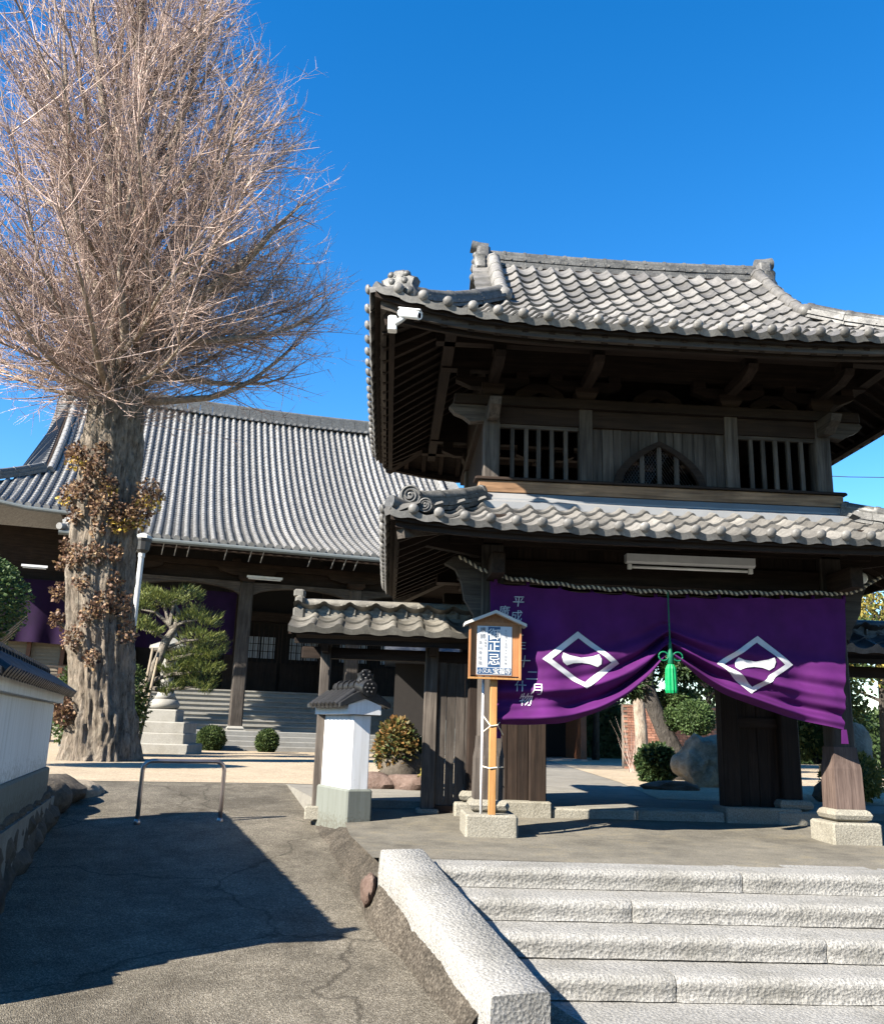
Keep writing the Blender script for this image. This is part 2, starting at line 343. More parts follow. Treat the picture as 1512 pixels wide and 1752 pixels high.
    def build(s, name, mat, parent=None, smooth=False, fix=True, **kw):
        return link(name, s.mesh(name, mat, smooth, fix), parent, **kw)
def link(name, me, parent=None, mw=None, label=None, cat=None, group=None, kind=None):
    o = bpy.data.objects.new(name, me); COL.objects.link(o)
    if parent is not None: o.parent = parent
    if mw is not None: o.matrix_basis = mw
    return tag(o, label, cat, group, kind)
def tag(o, label=None, cat=None, group=None, kind=None):
    if label: o['label'] = label
    if cat: o['category'] = cat
    if group: o['group'] = group
    if kind: o['kind'] = kind
    return o
def thing(name, label, cat, loc=(0, 0, 0), rz=0.0, group=None):
    o = bpy.data.objects.new(name, None); COL.objects.link(o); o.location = loc; o.rotation_euler = (0, 0, rz)
    o.empty_display_size = 0.2
    return tag(o, label, cat, group)
def smooth_angle(o, ang=40):
    me = o.data; me.shade_smooth()
    bm = bmesh.new(); bm.from_mesh(me); a = RAD(ang)
    for e in bm.edges:
        if len(e.link_faces) == 2 and e.calc_face_angle(0) > a: e.smooth = False
    bm.to_mesh(me); bm.free(); return o
def text_mesh(body, size):
    cu = bpy.data.curves.new('glyph', 'FONT'); cu.body = body; cu.size = size; cu.align_x = 'CENTER'; cu.align_y = 'CENTER'
    cu.resolution_u = 2
    o = bpy.data.objects.new('glyph', cu); COL.objects.link(o)
    dg = bpy.context.evaluated_depsgraph_get(); me = bpy.data.meshes.new_from_object(o.evaluated_get(dg))
    vs = [tuple(v.co) for v in me.vertices]; fs = [tuple(p.vertices) for p in me.polygons]
    bpy.data.objects.remove(o); bpy.data.curves.remove(cu); bpy.data.meshes.remove(me)
    if vs:
        cx = (min(v[0] for v in vs)+max(v[0] for v in vs))/2; cy = (min(v[1] for v in vs)+max(v[1] for v in vs))/2
        vs = [(v[0]-cx, v[1]-cy) for v in vs]
    return vs, fs
def interp(pts, x):
    if x <= pts[0][0]: return pts[0][1]
    for (a, b), (c, d) in zip(pts[:-1], pts[1:]):
        if x <= c:
            t = (x-a)/(c-a); return b+(d-b)*t
    return pts[-1][1]
def hash1(x, y=0.0, z=0.0):
    return (math.sin(x*12.9898+y*78.233+z*37.719)*43758.5453) % 1.0
def vnoise(x, y=0.0, z=0.0):
    xi, yi, zi = math.floor(x), math.floor(y), math.floor(z); xf, yf, zf = x-xi, y-yi, z-zi
    s = lambda t: t*t*(3-2*t); u, v, w = s(xf), s(yf), s(zf); r = 0
    for a in (0, 1):
        for b in (0, 1):
            for c in (0, 1):
                r += hash1(xi+a, yi+b, zi+c)*(u if a else 1-u)*(v if b else 1-v)*(w if c else 1-w)
    return r*2-1
def fbm(x, y=0.0, z=0.0, o=4):
    t = 0; a = 0.5
    for _ in range(o): t += a*vnoise(x, y, z); x *= 2.03; y *= 2.03; z *= 2.03; a *= 0.5
    return t
# ================================================================ the ground
A14 = RAD(14.0); E1 = Vector((math.cos(A14), math.sin(A14), 0)); E2 = Vector((-math.sin(A14), math.cos(A14), 0))
COURT = 0.80; FLOOR = 0.62
def ramp_z(x, y):
    q = -math.sin(A14)*x+math.cos(A14)*y
    return min(COURT-0.004, max(0.0, COURT-0.004-0.088*(13.6-q)))
def right_edge(y): return interp([(-6, 3.2), (5.4, 0.64), (5.64, 0.53), (6.86, 0.04), (9.35, -0.46), (11.1, -0.85), (15, -1.75)], y)      # ramp edge below the gate terrace
def left_edge(y): return -3.98-0.25*(y-11.9)        # foot of the wall on the other side
g = MB(); g.grid(lambda u, v: (-700+1400*u, -300+1500*v, -0.03), 2, 2)
g.build('ground', 'far_ground', kind='structure')
def rampf(u, v):
    y = -4+18.6*v; a, b = left_edge(y)-0.4, right_edge(y)+0.55
    x = a+(b-a)*u; yy = y+0.25*(x-b)*0.25/0.25*0.0
    return (x, yy, ramp_z(x, yy)+0.008*fbm(x*1.3, yy*1.3)-0.012*max(0, 1-abs(u-0.5)*2)*0)
r = MB(); r.grid(rampf, 40, 140); r.build('ramp', 'ramp_concrete', smooth=True, kind='structure')
# the raised court, cut away where the ramp comes up
qy = lambda x: (13.6+math.sin(A14)*x)/math.cos(A14)
yr = 12.75; xr = right_edge(yr)
for _ in range(20): yr = qy(right_edge(yr))
xr = right_edge(yr); yl = 12.5
for _ in range(20): yl = qy(left_edge(yl))
xl = left_edge(yl)
court = [(80, 11.0), (right_edge(11.0), 11.0), (xr, yr), (xl, yl), (left_edge(5.2), 5.2), (-80, 5.2), (-80, 260), (80, 260)]
c = MB(); c.prism(court, 2, -0.5, COURT); c.build('courtyard', 'path_paving', kind='structure')
gv = MB()
for quad in ([(xl+0.05, yl+0.02), (xr-0.02, yr+0.05), (-0.6, 13.6), (1.6, 13.5), (2.3, 13.2), (2.9, 17), (3.9, 30), (4.2, 200), (-79, 200), (-79, yl), (left_edge(yl)-0.6, yl)],
             [(3.75, 12.5), (79, 12.5), (79, 200), (6.2, 200), (5.4, 30), (4.35, 17)]):
    n = len(quad); gv.add([(x, y, COURT+0.006) for x, y in quad], [tuple(range(n))])
gv.build('gravel_bed', 'gravel', kind='structure')
# gate terrace
def terrace_edge(y): return interp([(5.2, 0.59), (7.2, -0.02), (8.9, -0.30), (9.9, -0.40), (11.0, -0.70)], y)
def terr(u, v):
    y = 7.50+3.5*v; x0 = terrace_edge(y)
    x = x0+(12-x0)*u**2.2
    z = FLOOR+max(0, y-9.6)*0.07+0.006*fbm(x*1.1, y*1.1)
    return (x, y, z)
t = MB(); t.grid(terr, 60, 34)
t.add([(-0.02, 7.5, 0), (12, 7.5, 0), (12, 7.5, FLOOR), (-0.02, 7.5, FLOOR)], [(0, 1, 2, 3)])
t.build('terrace', 'terrace_concrete', smooth=False, kind='structure')
# sloping mortar skirt between ramp and terrace
def skirt(u, v):
    y = 5.25+5.9*v
    xr_ = terrace_edge(y)+0.07; xl_ = right_edge(y)-0.05
    xl_ = min(xl_, xr_-0.16)
    zr = 0.616 if y > 7.2 else max(0.10, 0.66-(7.2-y)*0.228)
    x = xl_+(xr_-xl_)*u; zz = ramp_z(xl_, y)-0.03
    z = zz+(zr-zz)*u**0.75+(0.035*fbm(x*6, y*5, 2.0)+0.02*fbm(x*17, y*15, 5.0))*(1-abs(2*u-1)*0.7)
    return (x+0.04*fbm(y*3, 9.1)*(1-u), y, z)
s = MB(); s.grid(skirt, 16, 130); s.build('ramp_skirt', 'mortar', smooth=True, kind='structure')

# ================================================================ granite stairs
st = thing('stone_stairs', 'pale granite stairs with rough hewn blocks leading up to the temple gate', 'stairs', (2.5, 6.5, 0))
def block(x0, x1, yf, depth, ztop, h, seed, mat='granite_rough'):
    prof = [(yf+depth, ztop-h), (yf+0.02, ztop-h)]
    prof += [(yf+0.006*math.sin(k), ztop-h+0.012+(h-0.045)*k/5) for k in range(6)]
    prof += [(yf+0.012, ztop-0.012), (yf+0.035, ztop), (yf+0.12, ztop+0.001), (yf+depth*0.6, ztop), (yf+depth, ztop)]
    n = max(4, int((x1-x0)/0.045)); m = len(prof); vs = []
    for i in range(n+1):
        x = x0+(x1-x0)*i/n
        e = 0.012 if i in (0, n) else 0
        for k, (y, z) in enumerate(prof):
            d = 0.012*fbm(x*19+seed*7.3, z*21, k*0.3, 3) if 1 <= k <= 9 else 0.003*fbm(x*5, k, seed)
            vs.append((x-2.5+(e if i == 0 else -e)*0, y+d+(e if 1 <= k <= 10 else 0)-6.5, z+(0.5*d if 8 <= k <= 9 else (0.006*fbm(x*6+seed, k) if k < 3 else 0.0015*fbm(x*9, k, seed)))))
    fs = [(i*m+k, i*m+(k+1) % m, (i+1)*m+(k+1) % m, (i+1)*m+k) for i in range(n) for k in range(m)]
    fs += [tuple(range(m)), tuple(n*m+k for k in range(m-1, -1, -1))]
    b = MB(); b.add(vs, fs); o = b.build('step_block', mat, st); return smooth_angle(o, 55)
rows = [(7.14, 0.621, [0.20, 2.78, 5.4, 8.0]), (6.72, 0.472, [0.33, 1.80, 4.3, 7.4]), (6.32, 0.321, [0.45, 3.02, 5.6, 8.2]), (5.94, 0.170, [0.56, 1.86, 4.6, 7.6]), (5.35, 0.020, [0.73, 3.1, 5.8, 8.2])]
for k, (yf, zt, xs) in enumerate(rows):
    for j in range(len(xs)-1):
        block(xs[j]+0.004, xs[j+1]-0.004, yf+random.uniform(-0.006, 0.006), 0.52 if k < 4 else 0.62, zt+random.uniform(-0.003, 0.003), 0.155 if k < 4 else 0.12, k*3+j)
# sloping granite kerb beside the stairs
T0, T1 = Vector((0.155, 7.24, 0)), Vector((0.775, 5.16, 0)); ax = (T1-T0).normalized(); sx_ = Vector((-ax.y, ax.x, 0))
def cheekf(i, n, w, z): pass
ck = MB(); n = 130; ring = []
for i in range(n+1):
    q = i/n; p = T0+(T1-T0)*q
    zt = 0.72-0.46*q
    hw = 0.172
    sec = [(-hw, -0.25), (-hw-0.01, zt-0.16), (-hw, zt-0.010), (-hw+0.012, zt), (0, zt), (hw-0.012, zt), (hw, zt-0.010), (hw, -0.25)]
    for k, (s_, z) in enumerate(sec):
        d = 0.004*fbm(q*95, k*3.1, z*4, 3); v = p-sx_*0+sx_*(s_+d if k in (0, 1, 2, 6, 7) else s_)
        # sx_ points to +x side
        ring.append((v.x-2.5, v.y-6.5+(0.01*fbm(k*2.2, q*3) if i in (0, n) else 0), z+(0.003*fbm(q*95, k*2.7, 1.0, 3) if 1 < k < 7 else 0)))
m = 8
ck.add(ring, [(i*m+k, i*m+k+1, (i+1)*m+k+1, (i+1)*m+k) for i in range(n) for k in range(m-1)]+[tuple(range(m)), tuple(n*m+k for k in range(m-1, -1, -1))])
smooth_angle(ck.build('sloping_kerb', 'granite_rough', st), 50)
# stones set in the mortar skirt
def rock(name, c, r, seed, mat, parent=None, sub=3, rough=0.28, flat=0.0, **kw):
    bm = bmesh.new(); bmesh.ops.create_icosphere(bm, subdivisions=sub, radius=1.0)
    for v in bm.verts:
        p = v.co.normalized(); k = 1+rough*1.6*fbm(p.x*1.1+seed, p.y*1.1+seed*2, p.z*1.1, 4)+0.10*fbm(p.x*4+seed, p.y*4, p.z*4, 3)
        q = Vector((p.x*k, p.y*k, p.z*k))
        if flat: q.z = min(q.z, flat)
        v.co = Vector((q.x*r[0], q.y*r[1], q.z*r[2]))
    me = bpy.data.meshes.new(name); bm.to_mesh(me); bm.free(); me.materials.append(M[mat])
    o = bpy.data.objects.new(name, me); COL.objects.link(o); o.location = c
    if parent: o.parent = parent
    smooth_angle(o, 32); return tag(o, **kw)
rock('rubble_stone', (-0.09, 7.3, 0.40), (0.06, 0.17, 0.12), 3.3, 'red_rock', label='reddish stone bedded in the mortar beside the sloping granite kerb', cat='stone')
# ================================================================ tile roofs
TW, TE, TL = 0.25, 0.27, 0.31
def tile_section(w, n=12):
    out = []
    for i in range(n+1):
        u = i/n
        h = -0.030*math.sin(math.pi*u/0.68) if u < 0.68 else 0.034*math.sin(math.pi*(u-0.68)/0.32)
        out.append(((u-0.5)*w, h))
    return out
def tile_mesh(name, mat, w=TW, L=TL, lip=False, th=0.024, ball=0.052):
    sec = tile_section(w+0.006); n = len(sec); b = MB()
    f = -0.05 if lip else 0.0
    up = lambda y: 0.030*(1-(y-f)/(L-f))
    vs = [(x, f, z+up(f)) for x, z in sec]+[(x, L, z) for x, z in sec]
    drop = 0.105 if lip else th
    vs += [(x, f, (z+up(f)-drop) if not lip else (up(f)-0.078+0.55*min(z, 0.0)-0.0*z)) for x, z in sec]
    vs += [(x, f+0.06 if lip else L*0.5, z+up(f+0.06)-(th if not lip else 0.03)) for x, z in sec]
    fs = [(i, i+1, n+i+1, n+i) for i in range(n-1)]+[(2*n+i, 2*n+i+1, i+1, i) for i in range(n-1)]
    if lip: fs += [(3*n+i, 3*n+i+1, 2*n+i+1, 2*n+i) for i in range(n-1)]
    fs += [(0, n, 2*n), (n-1, 3*n-1, 2*n-1)]
    b.add(vs, fs)
    if lip and ball: b.sphere((0.34*w, f-0.004, 0.012+up(f)), ball, 10, 7, 1, 0.62, 1)
    me = b.mesh(name, mat, fix=False)
    me.shade_smooth()
    bm = bmesh.new(); bm.from_mesh(me)
    for e in bm.edges:
        if len(e.link_faces) == 2 and e.calc_face_angle(0) > RAD(50): e.smooth = False
    bm.to_mesh(me); bm.free()
    return me
def tris(me):
    return [tuple(v.co) for v in me.vertices], [tuple(p.vertices) for p in me.polygons]
class Roof:
    """height field of a hipped roof; w,d half sizes at the eave, hipx = half length of gable part (None: plain skirt)"""
    def __init__(s, w, d, ze, rise, run, a, lift, hipx, zcap=None):
        s.w, s.d, s.ze, s.rise, s.run, s.a, s.lift, s.hipx = w, d, ze, rise, run, a, lift, hipx
    def prof(s, u):
        t = u/s.run; return s.ze+s.rise*(s.a*t+(1-s.a)*t*t)
    def h(s, x, y):
        ux, uy = s.w-abs(x), s.d-abs(y)
        u = uy if (s.hipx is not None and abs(x) <= s.hipx+1e-6) else min(ux, uy)
        l = s.lift*(min(1.05, abs(x)/s.w)**4)*(min(1.05, abs(y)/s.d)**4)
        return s.prof(u)+l
    def face(s, x, u, side):
        # x along the eave, u inward from the eave; side 0 front,1 left,2 back,3 right -> local point on that slope
        if side in (0, 2):
            y = -s.d+u; z = s.prof(u)+s.lift*(min(1.05, abs(x)/s.w)**4)*(min(1.05, abs(y)/s.d)**4)
            p = Vector((x, y, z)); return p if side == 0 else Vector((-x, -y, z))
        xx = -s.w+u; z = s.prof(u)+s.lift*(min(1.05, abs(xx)/s.w)**4)*(min(1.05, abs(x)/s.d)**4)
        p = Vector((xx, -x, z)); return p if side == 1 else Vector((-p.x, -p.y, z))
    def limit(s, u, side):
        if side in (0, 2):
            if s.hipx is None: return s.w-u
            return s.w-u if u < s.w-s.hipx else s.hipx
        return s.d-u
    def maxu(s, side, umax): return umax if side in (0, 2) else (s.w-s.hipx if s.hipx is not None else umax)
    def tiles(s, side, umax, tw=TW, te=TE, off=0.05, eave_shift=0.0):
        half = s.w if side in (0, 2) else s.d
        ncol = int(round(2*half/tw)); w = 2*half/ncol
        us = [0.0]; u = 0.0
        um = s.maxu(side, umax)
        while True:
            sl = (s.prof(u+0.01)-s.prof(u))/0.01; u += te/math.sqrt(1+sl*sl)
            if u > um-(0.12 if side in (0, 2) or s.hipx is None else 0.30): break
            us.append(u)
        out = []
        for j, u in enumerate(us):
            for i in range(ncol):
                x = -half+(i+0.5)*w
                if abs(x) > s.limit(u, side)+0.02: continue
                p = s.face(x, u, side); px = s.face(x+0.05, u, side); pu = s.face(x, u+0.1, side)
                X = (px-p).normalized(); Y = (pu-p); Y = (Y-X*Y.dot(X)).normalized(); Z = X.cross(Y)
                p = p+Z*(off+random.uniform(-0.003, 0.003))
                m = Matrix(((X.x, Y.x, Z.x, p.x), (X.y, Y.y, Z.y, p.y), (X.z, Y.z, Z.z, p.z), (0, 0, 0, 1)))
                m = m @ Matrix.Rotation(random.uniform(-0.008, 0.008), 4, 'Z')
                out.append((j, i, m))
        return out
    def deck(s, umax, t, nx=60, ny=48):
        """closed boarding below the tiles"""
        b = MB(); xs = [-s.w+2*s.w*i/nx for i in range(nx+1)]; ys = [-s.d+2*s.d*j/ny for j in range(ny+1)]
        def hh(x, y): return s.h(x, y)
        vs = [(x, y, hh(x, y)) for y in ys for x in xs]+[(x, y, hh(x, y)-t) for y in ys for x in xs]
        N = (nx+1)*(ny+1); fs = []
        for j in range(ny):
            for i in range(nx):
                a = j*(nx+1)+i; fs.append((a, a+1, a+nx+2, a+nx+1)); fs.append((N+a, N+a+nx+1, N+a+nx+2, N+a+1))
        for i in range(nx):
            fs.append((i, N+i, N+i+1, i+1)); a = ny*(nx+1)+i; fs.append((a, a+1, N+a+1, N+a))
        for j in range(ny):
            a = j*(nx+1); fs.append((a, a+nx+1, N+a+nx+1, N+a)); a += nx; fs.append((a, N+a, N+a+nx+1, a+nx+1))
        b.add(vs, fs); return b
def place_tiles(roof, parent, lst, eave_me, field_me, ename='eave_tile', fname='roof_tile'):
    for j, i, m in lst:
        link(ename if j == 0 else fname, eave_me if j == 0 else field_me, parent, m)
def join_tiles(lst, eave_me, field_me, parent, mat, name='tile_field'):
    b = MB(); e, f = tris(eave_me), tris(field_me)
    for j, i, m in lst:
        vs, fs = e if j == 0 else f
        b.add([m @ Vector(v) for v in vs], fs)
    o = b.build(name, mat, parent, fix=False, kind='stuff'); smooth_angle(o, 50); return o
def ridge_stack(b, pts, w, layers, lh, cap=0.07, n=8, seg=0.3):
    """stacked flat ridge tiles along a path with a round cap, small uneven steps"""
    pts = [Vector(p) for p in pts]
    for k in range(layers):
        ww = w*(1-0.10*k)+0.05*(k % 2); 
        for a, c in zip(pts[:-1], pts[1:]):
            d = c-a; L = d.length; m = max(1, int(L/seg)); 
            for i in range(m):
                p0 = a+d*(i/m); p1 = a+d*((i+0.985)/m); z = Vector((0, 0, lh*(k+0.5)+random.uniform(-0.003, 0.003)))
                b.bar(p0+z, p1+z, ww+random.uniform(-0.006, 0.006), lh*0.86)
    top = Vector((0, 0, lh*layers+0.02))
    for a, c in zip(pts[:-1], pts[1:]):
        d = c-a; L = d.length; m = max(1, int(L/seg))
        for i in range(m):
            p0 = a+d*(i/m)+top; p1 = a+d*((i+1.02)/m)+top
            b.tube([p0, p0+(p1-p0)*0.12, p0+(p1-p0)*0.14, p1], [cap*1.12, cap*1.12, cap, cap*0.97], n)
def oni(b, c, s, face=(0, -1, 0)):
    """demon-face end tile: a thick rounded plate with horns, brow, nose and side curls"""
    f = Vector(face).normalized(); r = Vector((-f.y, f.x, 0)).normalized(); u = r.cross(f)*-1 if r.cross(f).z < 0 else r.cross(f)
    C = Vector(c)
    out = [(-0.62, 0), (-0.75, 0.25), (-0.62, 0.55), (-0.72, 0.85), (-0.40, 0.98), (-0.18, 1.22), (0.18, 1.22), (0.40, 0.98), (0.72, 0.85), (0.62, 0.55), (0.75, 0.25), (0.62, 0)]
    n = len(out); vs = []
    for t, k in ((0.22, 0.86), (0.12, 1.0), (-0.25, 1.0)):
        for x, z in out: vs.append(C+r*(x*k*s)+u*((0.55+(z-0.55)*k)*s)+f*(t*s))
    fs = [tuple(range(n)), tuple(range(3*n-1, 2*n-1, -1))]
    for k in range(2): fs += [(k*n+i, k*n+(i+1) % n, (k+1)*n+(i+1) % n, (k+1)*n+i) for i in range(n)]
    b.add(vs, fs)
    for x, z, rr in ((-0.25, 0.72, 0.15), (0.25, 0.72, 0.15), (0, 0.45, 0.19), (-0.42, 0.28, 0.2), (0.42, 0.28, 0.2), (-0.3, 1.0, 0.14), (0.3, 1.0, 0.14), (0, 0.15, 0.15), (-0.15, 0.92, 0.1), (0.15, 0.92, 0.1)):
        p = C+r*(x*s)+u*(z*s)+f*(0.13*s); b.sphere(p, rr*s*1.15, 8, 6)
# ================================================================ the two-storeyed gate
G0 = Vector((2.94, 10.8, FLOOR))
gate = thing('temple_gate', 'two-storeyed weathered timber temple gate with grey tiled roofs and barred upper windows', 'gate', G0)
def part(name, mat, b, parent=gate, ang=None, **kw):
    o = b.build(name, mat, parent, **kw)
    if ang: smooth_angle(o, ang)
    return o
# --- posts, footings
for sx in (-1, 1):
    for yy, full in ((-1.3, True), (0.0, False), (1.3, False)):
        x = sx*1.88
        b = MB(); b.cbox(x-0.26, x+0.26, yy-(0.41 if full and sx < 0 else 0.26), yy+0.26, -0.06, 0.21, 0.02)
        p = part('base_stone', 'old_stone', b)
        b = MB(); b.lathe([(0.20, 0.21), (0.265, 0.24), (0.285, 0.28), (0.255, 0.32), (0.22, 0.335)], (x, yy, 0), 4); part('cushion_stone', 'old_stone', b, p)
        b = MB(); b.cbox(x-0.12, x+0.12, yy-0.12, yy+0.12, 0.335, 3.18, 0.02); post = part('post', 'grey_wood_z' if full else 'old_wood_z', b)
        if full:
            # shoe of newer wood wrapped round the foot
            vs = []; ring = [(-0.152, -0.152), (0.152, -0.152), (0.152, 0.152), (-0.152, 0.152)]
            b = MB()
            for z, k in ((0.336, 1.0), (0.74, 0.97), (0.84, 0.86), (0.96, 0.82)): vs += [(x+a*k, yy+c*k, z) for a, c in ring]
            b.add(vs, [(k*4+i, k*4+(i+1) % 4, k*4+4+(i+1) % 4, k*4+4+i) for k in range(3) for i in range(4)]+[(12, 13, 14, 15), (3, 2, 1, 0)])
            part('foot_sleeve', 'red_foot_wood' if sx > 0 else 'grey_wood_z', b, post)
# --- beams of the lower storey
def beam(name, x0, x1, y0, y1, z0, z1, mat='old_wood_x', parent=gate, c=0.012):
    b = MB(); b.cbox(x0, x1, y0, y1, z0, z1, c); return part(name, mat, b, parent)
beam('tie_beam', -2.25, 2.25, -1.37, -1.23, 2.60, 2.84, 'old_wood_x')
beam('head_beam', -2.35, 2.35, -1.42, -1.18, 2.98, 3.17, 'old_wood_x')
beam('lintel_beam', -1.9, 1.9, -0.11, 0.11, 2.36, 2.62); beam('rear_tie_beam', -2.25, 2.25, 1.23, 1.37, 2.60, 2.84); beam('rear_head_beam', -2.35, 2.35, 1.18, 1.42, 2.98, 3.17)
for sx in (-1, 1):
    b = MB(); b.cbox(sx*1.88-0.07, sx*1.88+0.07, -1.95, 1.95, 2.58, 2.80, 0.012); part('side_tie_beam', 'old_wood_y', b)
    b = MB(); b.cbox(sx*1.88-0.11, sx*1.88+0.11, -2.1, 2.1, 3.0, 3.16, 0.012); part('side_head_beam', 'old_wood_y', b)
    # carved nosing hanging beside the post
    b = MB(); pts = [(0.12, 2.78), (0.42, 2.84), (0.52, 2.76), (0.40, 2.70), (0.33, 2.55), (0.30, 2.38), (0.20, 2.22), (0.15, 2.06), (0.12, 2.10)]
    b.prism([(sx*(1.88+px), pz) for px, pz in pts], 1, -1.40, -1.28); part('carved_nosing', 'grey_wood_x', b)
    b = MB(); b.prism([(sx*(2.0), 2.86), (sx*2.75, 2.98), (sx*2.80, 3.06), (sx*2.72, 3.12), (sx*2.0, 3.10)], 1, -1.36, -1.24); part('bracket_arm', 'old_wood_x', b)
for k in range(22):
    x = -1.76+k*0.16; b = MB(); b.box(x, x+0.155, -1.33+0.004*(k % 2), -1.30, 2.84, 2.98); part('frieze_plank', 'old_wood_z', b)
# passage: planked sides, door posts, door leaves, threshold, ceiling
for sx in (-1, 1):
    b = MB(); b.cbox(sx*1.16-0.10, sx*1.16+0.10, -0.10, 0.10, 0.10, 2.36, 0.012); part('door_post', 'old_wood_z', b)
    b = MB(); b.cbox(min(sx*1.02, sx*1.92), max(sx*1.02, sx*1.92), -0.24, 0.22, 0.02, 0.24, 0.015); part('sill_stone', 'old_stone', b)
    for k in range(4):
        xa = 1.27+k*0.125; b = MB(); b.box(min(sx*xa, sx*(xa+0.12)), max(sx*xa, sx*(xa+0.12)), -0.02+0.006*(k % 2), 0.03, 0.24, 2.36); part('wall_plank', 'old_wood_z', b)
    b = MB(); b.box(min(sx*1.26, sx*1.77), max(sx*1.26, sx*1.77), -0.045, -0.022, 1.15, 1.27); part('wall_rail', 'old_wood_x', b)
    b = MB(); b.box(min(sx*1.22, sx*1.86), max(sx*1.22, sx*1.86), 0.13, 0.175, 0.26, 2.34); d = part('door_leaf', 'old_wood_z', b)
    for zz in (0.45, 1.25, 2.05):
        b = MB(); b.box(min(sx*1.24, sx*1.84), max(sx*1.24, sx*1.84), 0.177, 0.21, zz, zz+0.12); part('door_rail', 'old_wood_x', b, d)
    for k in range(10):
        ya = 0.13+k*0.125; b = MB(); b.box(sx*1.88-0.02, sx*1.88+0.02, ya, ya+0.12, 0.1, 2.58); part('wall_plank', 'old_wood_z', b)
b = MB(); b.cbox(-1.02, -0.02, -0.20, 0.2, 0.03, 0.175, 0.02); part('threshold_stone', 'old_stone', b)
b = MB(); b.cbox(-0.014, 1.02, -0.20, 0.2, 0.03, 0.175, 0.02); part('threshold_stone', 'old_stone', b)
b = MB(); b.box(-1.9, 1.9, -1.25, 1.25, 2.90, 2.94); part('passage_ceiling', 'old_wood_y', b)
for k in range(5):
    y = -0.9+k*0.45; b = MB(); b.box(-1.85, 1.85, y-0.04, y+0.04, 2.80, 2.895); part('ceiling_joist', 'old_wood_x', b)

# --- lower roof
class Skirt(Roof):
    cap = 1.02
    def h(s, x, y):
        u = min(s.w-abs(x), s.d-abs(y), s.cap)
        return s.prof(u)+s.lift*(min(1.05, abs(x)/s.w)**4)*(min(1.05, abs(y)/s.d)**4)
LR = Skirt(3.0, 2.5, 2.905, 0.46, 1.0, 0.9, 0.10, None)
lower = part('lower_roof', 'old_wood_x', LR.deck(1.0, 0.045, 48, 40))
g_eave = tile_mesh('eave_tile', 'gate_tile', lip=True); g_field = tile_mesh('roof_tile', 'gate_tile')
place_tiles(LR, lower, LR.tiles(0, 1.02), g_eave, g_field)
lst = LR.tiles(1, 1.02); place_tiles(LR, lower, [q for q in lst if q[0] == 0], g_eave, g_field)
join_tiles([q for q in lst if q[0]]+LR.tiles(2, 1.02)+LR.tiles(3, 1.02), g_eave, g_field, lower, 'gate_tile')
def rafters(roof, parent, sides, uend, zoff, sp, w, h, mat_front='old_wood_y', mat_side='old_wood_x', inner=None):
    for side in sides:
        half = (roof.w if side in (0, 2) else roof.d)-0.16; n = int(2*half/sp)
        for k in range(n+1):
            x = -half+2*half*k/n; ue = min(uend, (half+0.16)-abs(x)+0.02)
            if ue < 0.25: continue
            a = roof.face(x, 0.07, side); c = roof.face(x, ue, side)
            b = MB(); z = Vector((0, 0, zoff)); b.bar(a-z, c-z, w, h); part('rafter', mat_front if side in (0, 2) else mat_side, b, parent)
def fascia(roof, parent, u, z0, z1, th, mat, name):
    for side in range(4):
        half = roof.w if side in (0, 2) else roof.d; n = 40; vs = []
        for i in range(n+1):
            x = (-half+u)+2*(half-u)*i/n; p = roof.face(x, u, side); q = roof.face(x*(half-u-th)/(half-u), u+th, side); q.z = p.z
            for r_, z in ((p, z0), (p, z1), (q, z1), (q, z0)): vs.append((r_.x, r_.y, r_.z+z))
        fs = [(i*4+k, i*4+(k+1) % 4, (i+1)*4+(k+1) % 4, (i+1)*4+k) for i in range(n) for k in range(4)]+[(0, 1, 2, 3), (n*4+3, n*4+2, n*4+1, n*4)]
        b = MB(); b.add(vs, fs); part(name, mat if side in (0, 2) else mat[:-1]+'y', b, parent)
rafters(LR, lower, (0, 1, 3), 1.12, 0.10, 0.33, 0.06, 0.075)
fascia(LR, lower, 0.05, -0.115, -0.05, 0.05, 'old_wood_x', 'fascia_board')
def swirl(b, c, r, f):
    """spiral-faced round end tile"""
    f = Vector(f).normalized(); s = Vector((-f.y, f.x, 0)).normalized(); u = Vector((0, 0, 1)); C = Vector(c)
    b.tube([C-f*0.16, C+f*0.0], r, 18)
    pts = []
    for k in range(46):
        t = k/45; a = t*2*math.pi*2.4; q = r*(0.93-0.80*t); pts.append(C+f*0.008+s*(math.cos(a)*q)+u*(math.sin(a)*q))
    b.tube(pts, r*0.10, 6)
for sx in (-1, 1):
    for sy in (-1, 1):
        b = MB(); u0, u1 = 0.20, 0.98
        pts = [Vector((sx*(3.0-u), sy*(2.5-u), LR.h(sx*(3.0-u), sy*(2.5-u))+0.04)) for u in (u1, 0.75, 0.5, u0)]
        ridge_stack(b, pts, 0.20, 3, 0.045, 0.065)
        e = pts[-1]; f = (sx*0.25, sy*1.0, 0)
        swirl(b, e+Vector((sx*0.02, sy*0.10, 0.15)), 0.108, f); swirl(b, e+Vector((sx*-0.13, sy*0.14, 0.05)), 0.072, f)
        b.tube([e+Vector((sx*0.02, sy*0.02, 0.0)), e+Vector((sx*0.22, sy*0.16, 0.05))], [0.075, 0.085], 12)
        part('hip_ridge', 'ridge_tile', b, lower, 45)
        b = MB(); b.bar((sx*1.95, sy*1.45, LR.h(sx*1.95, sy*1.45)-0.15), (sx*2.9, sy*2.4, LR.h(sx*2.9, sy*2.4)-0.15), 0.10, 0.15); part('hip_rafter', 'grey_wood_x', b, lower)
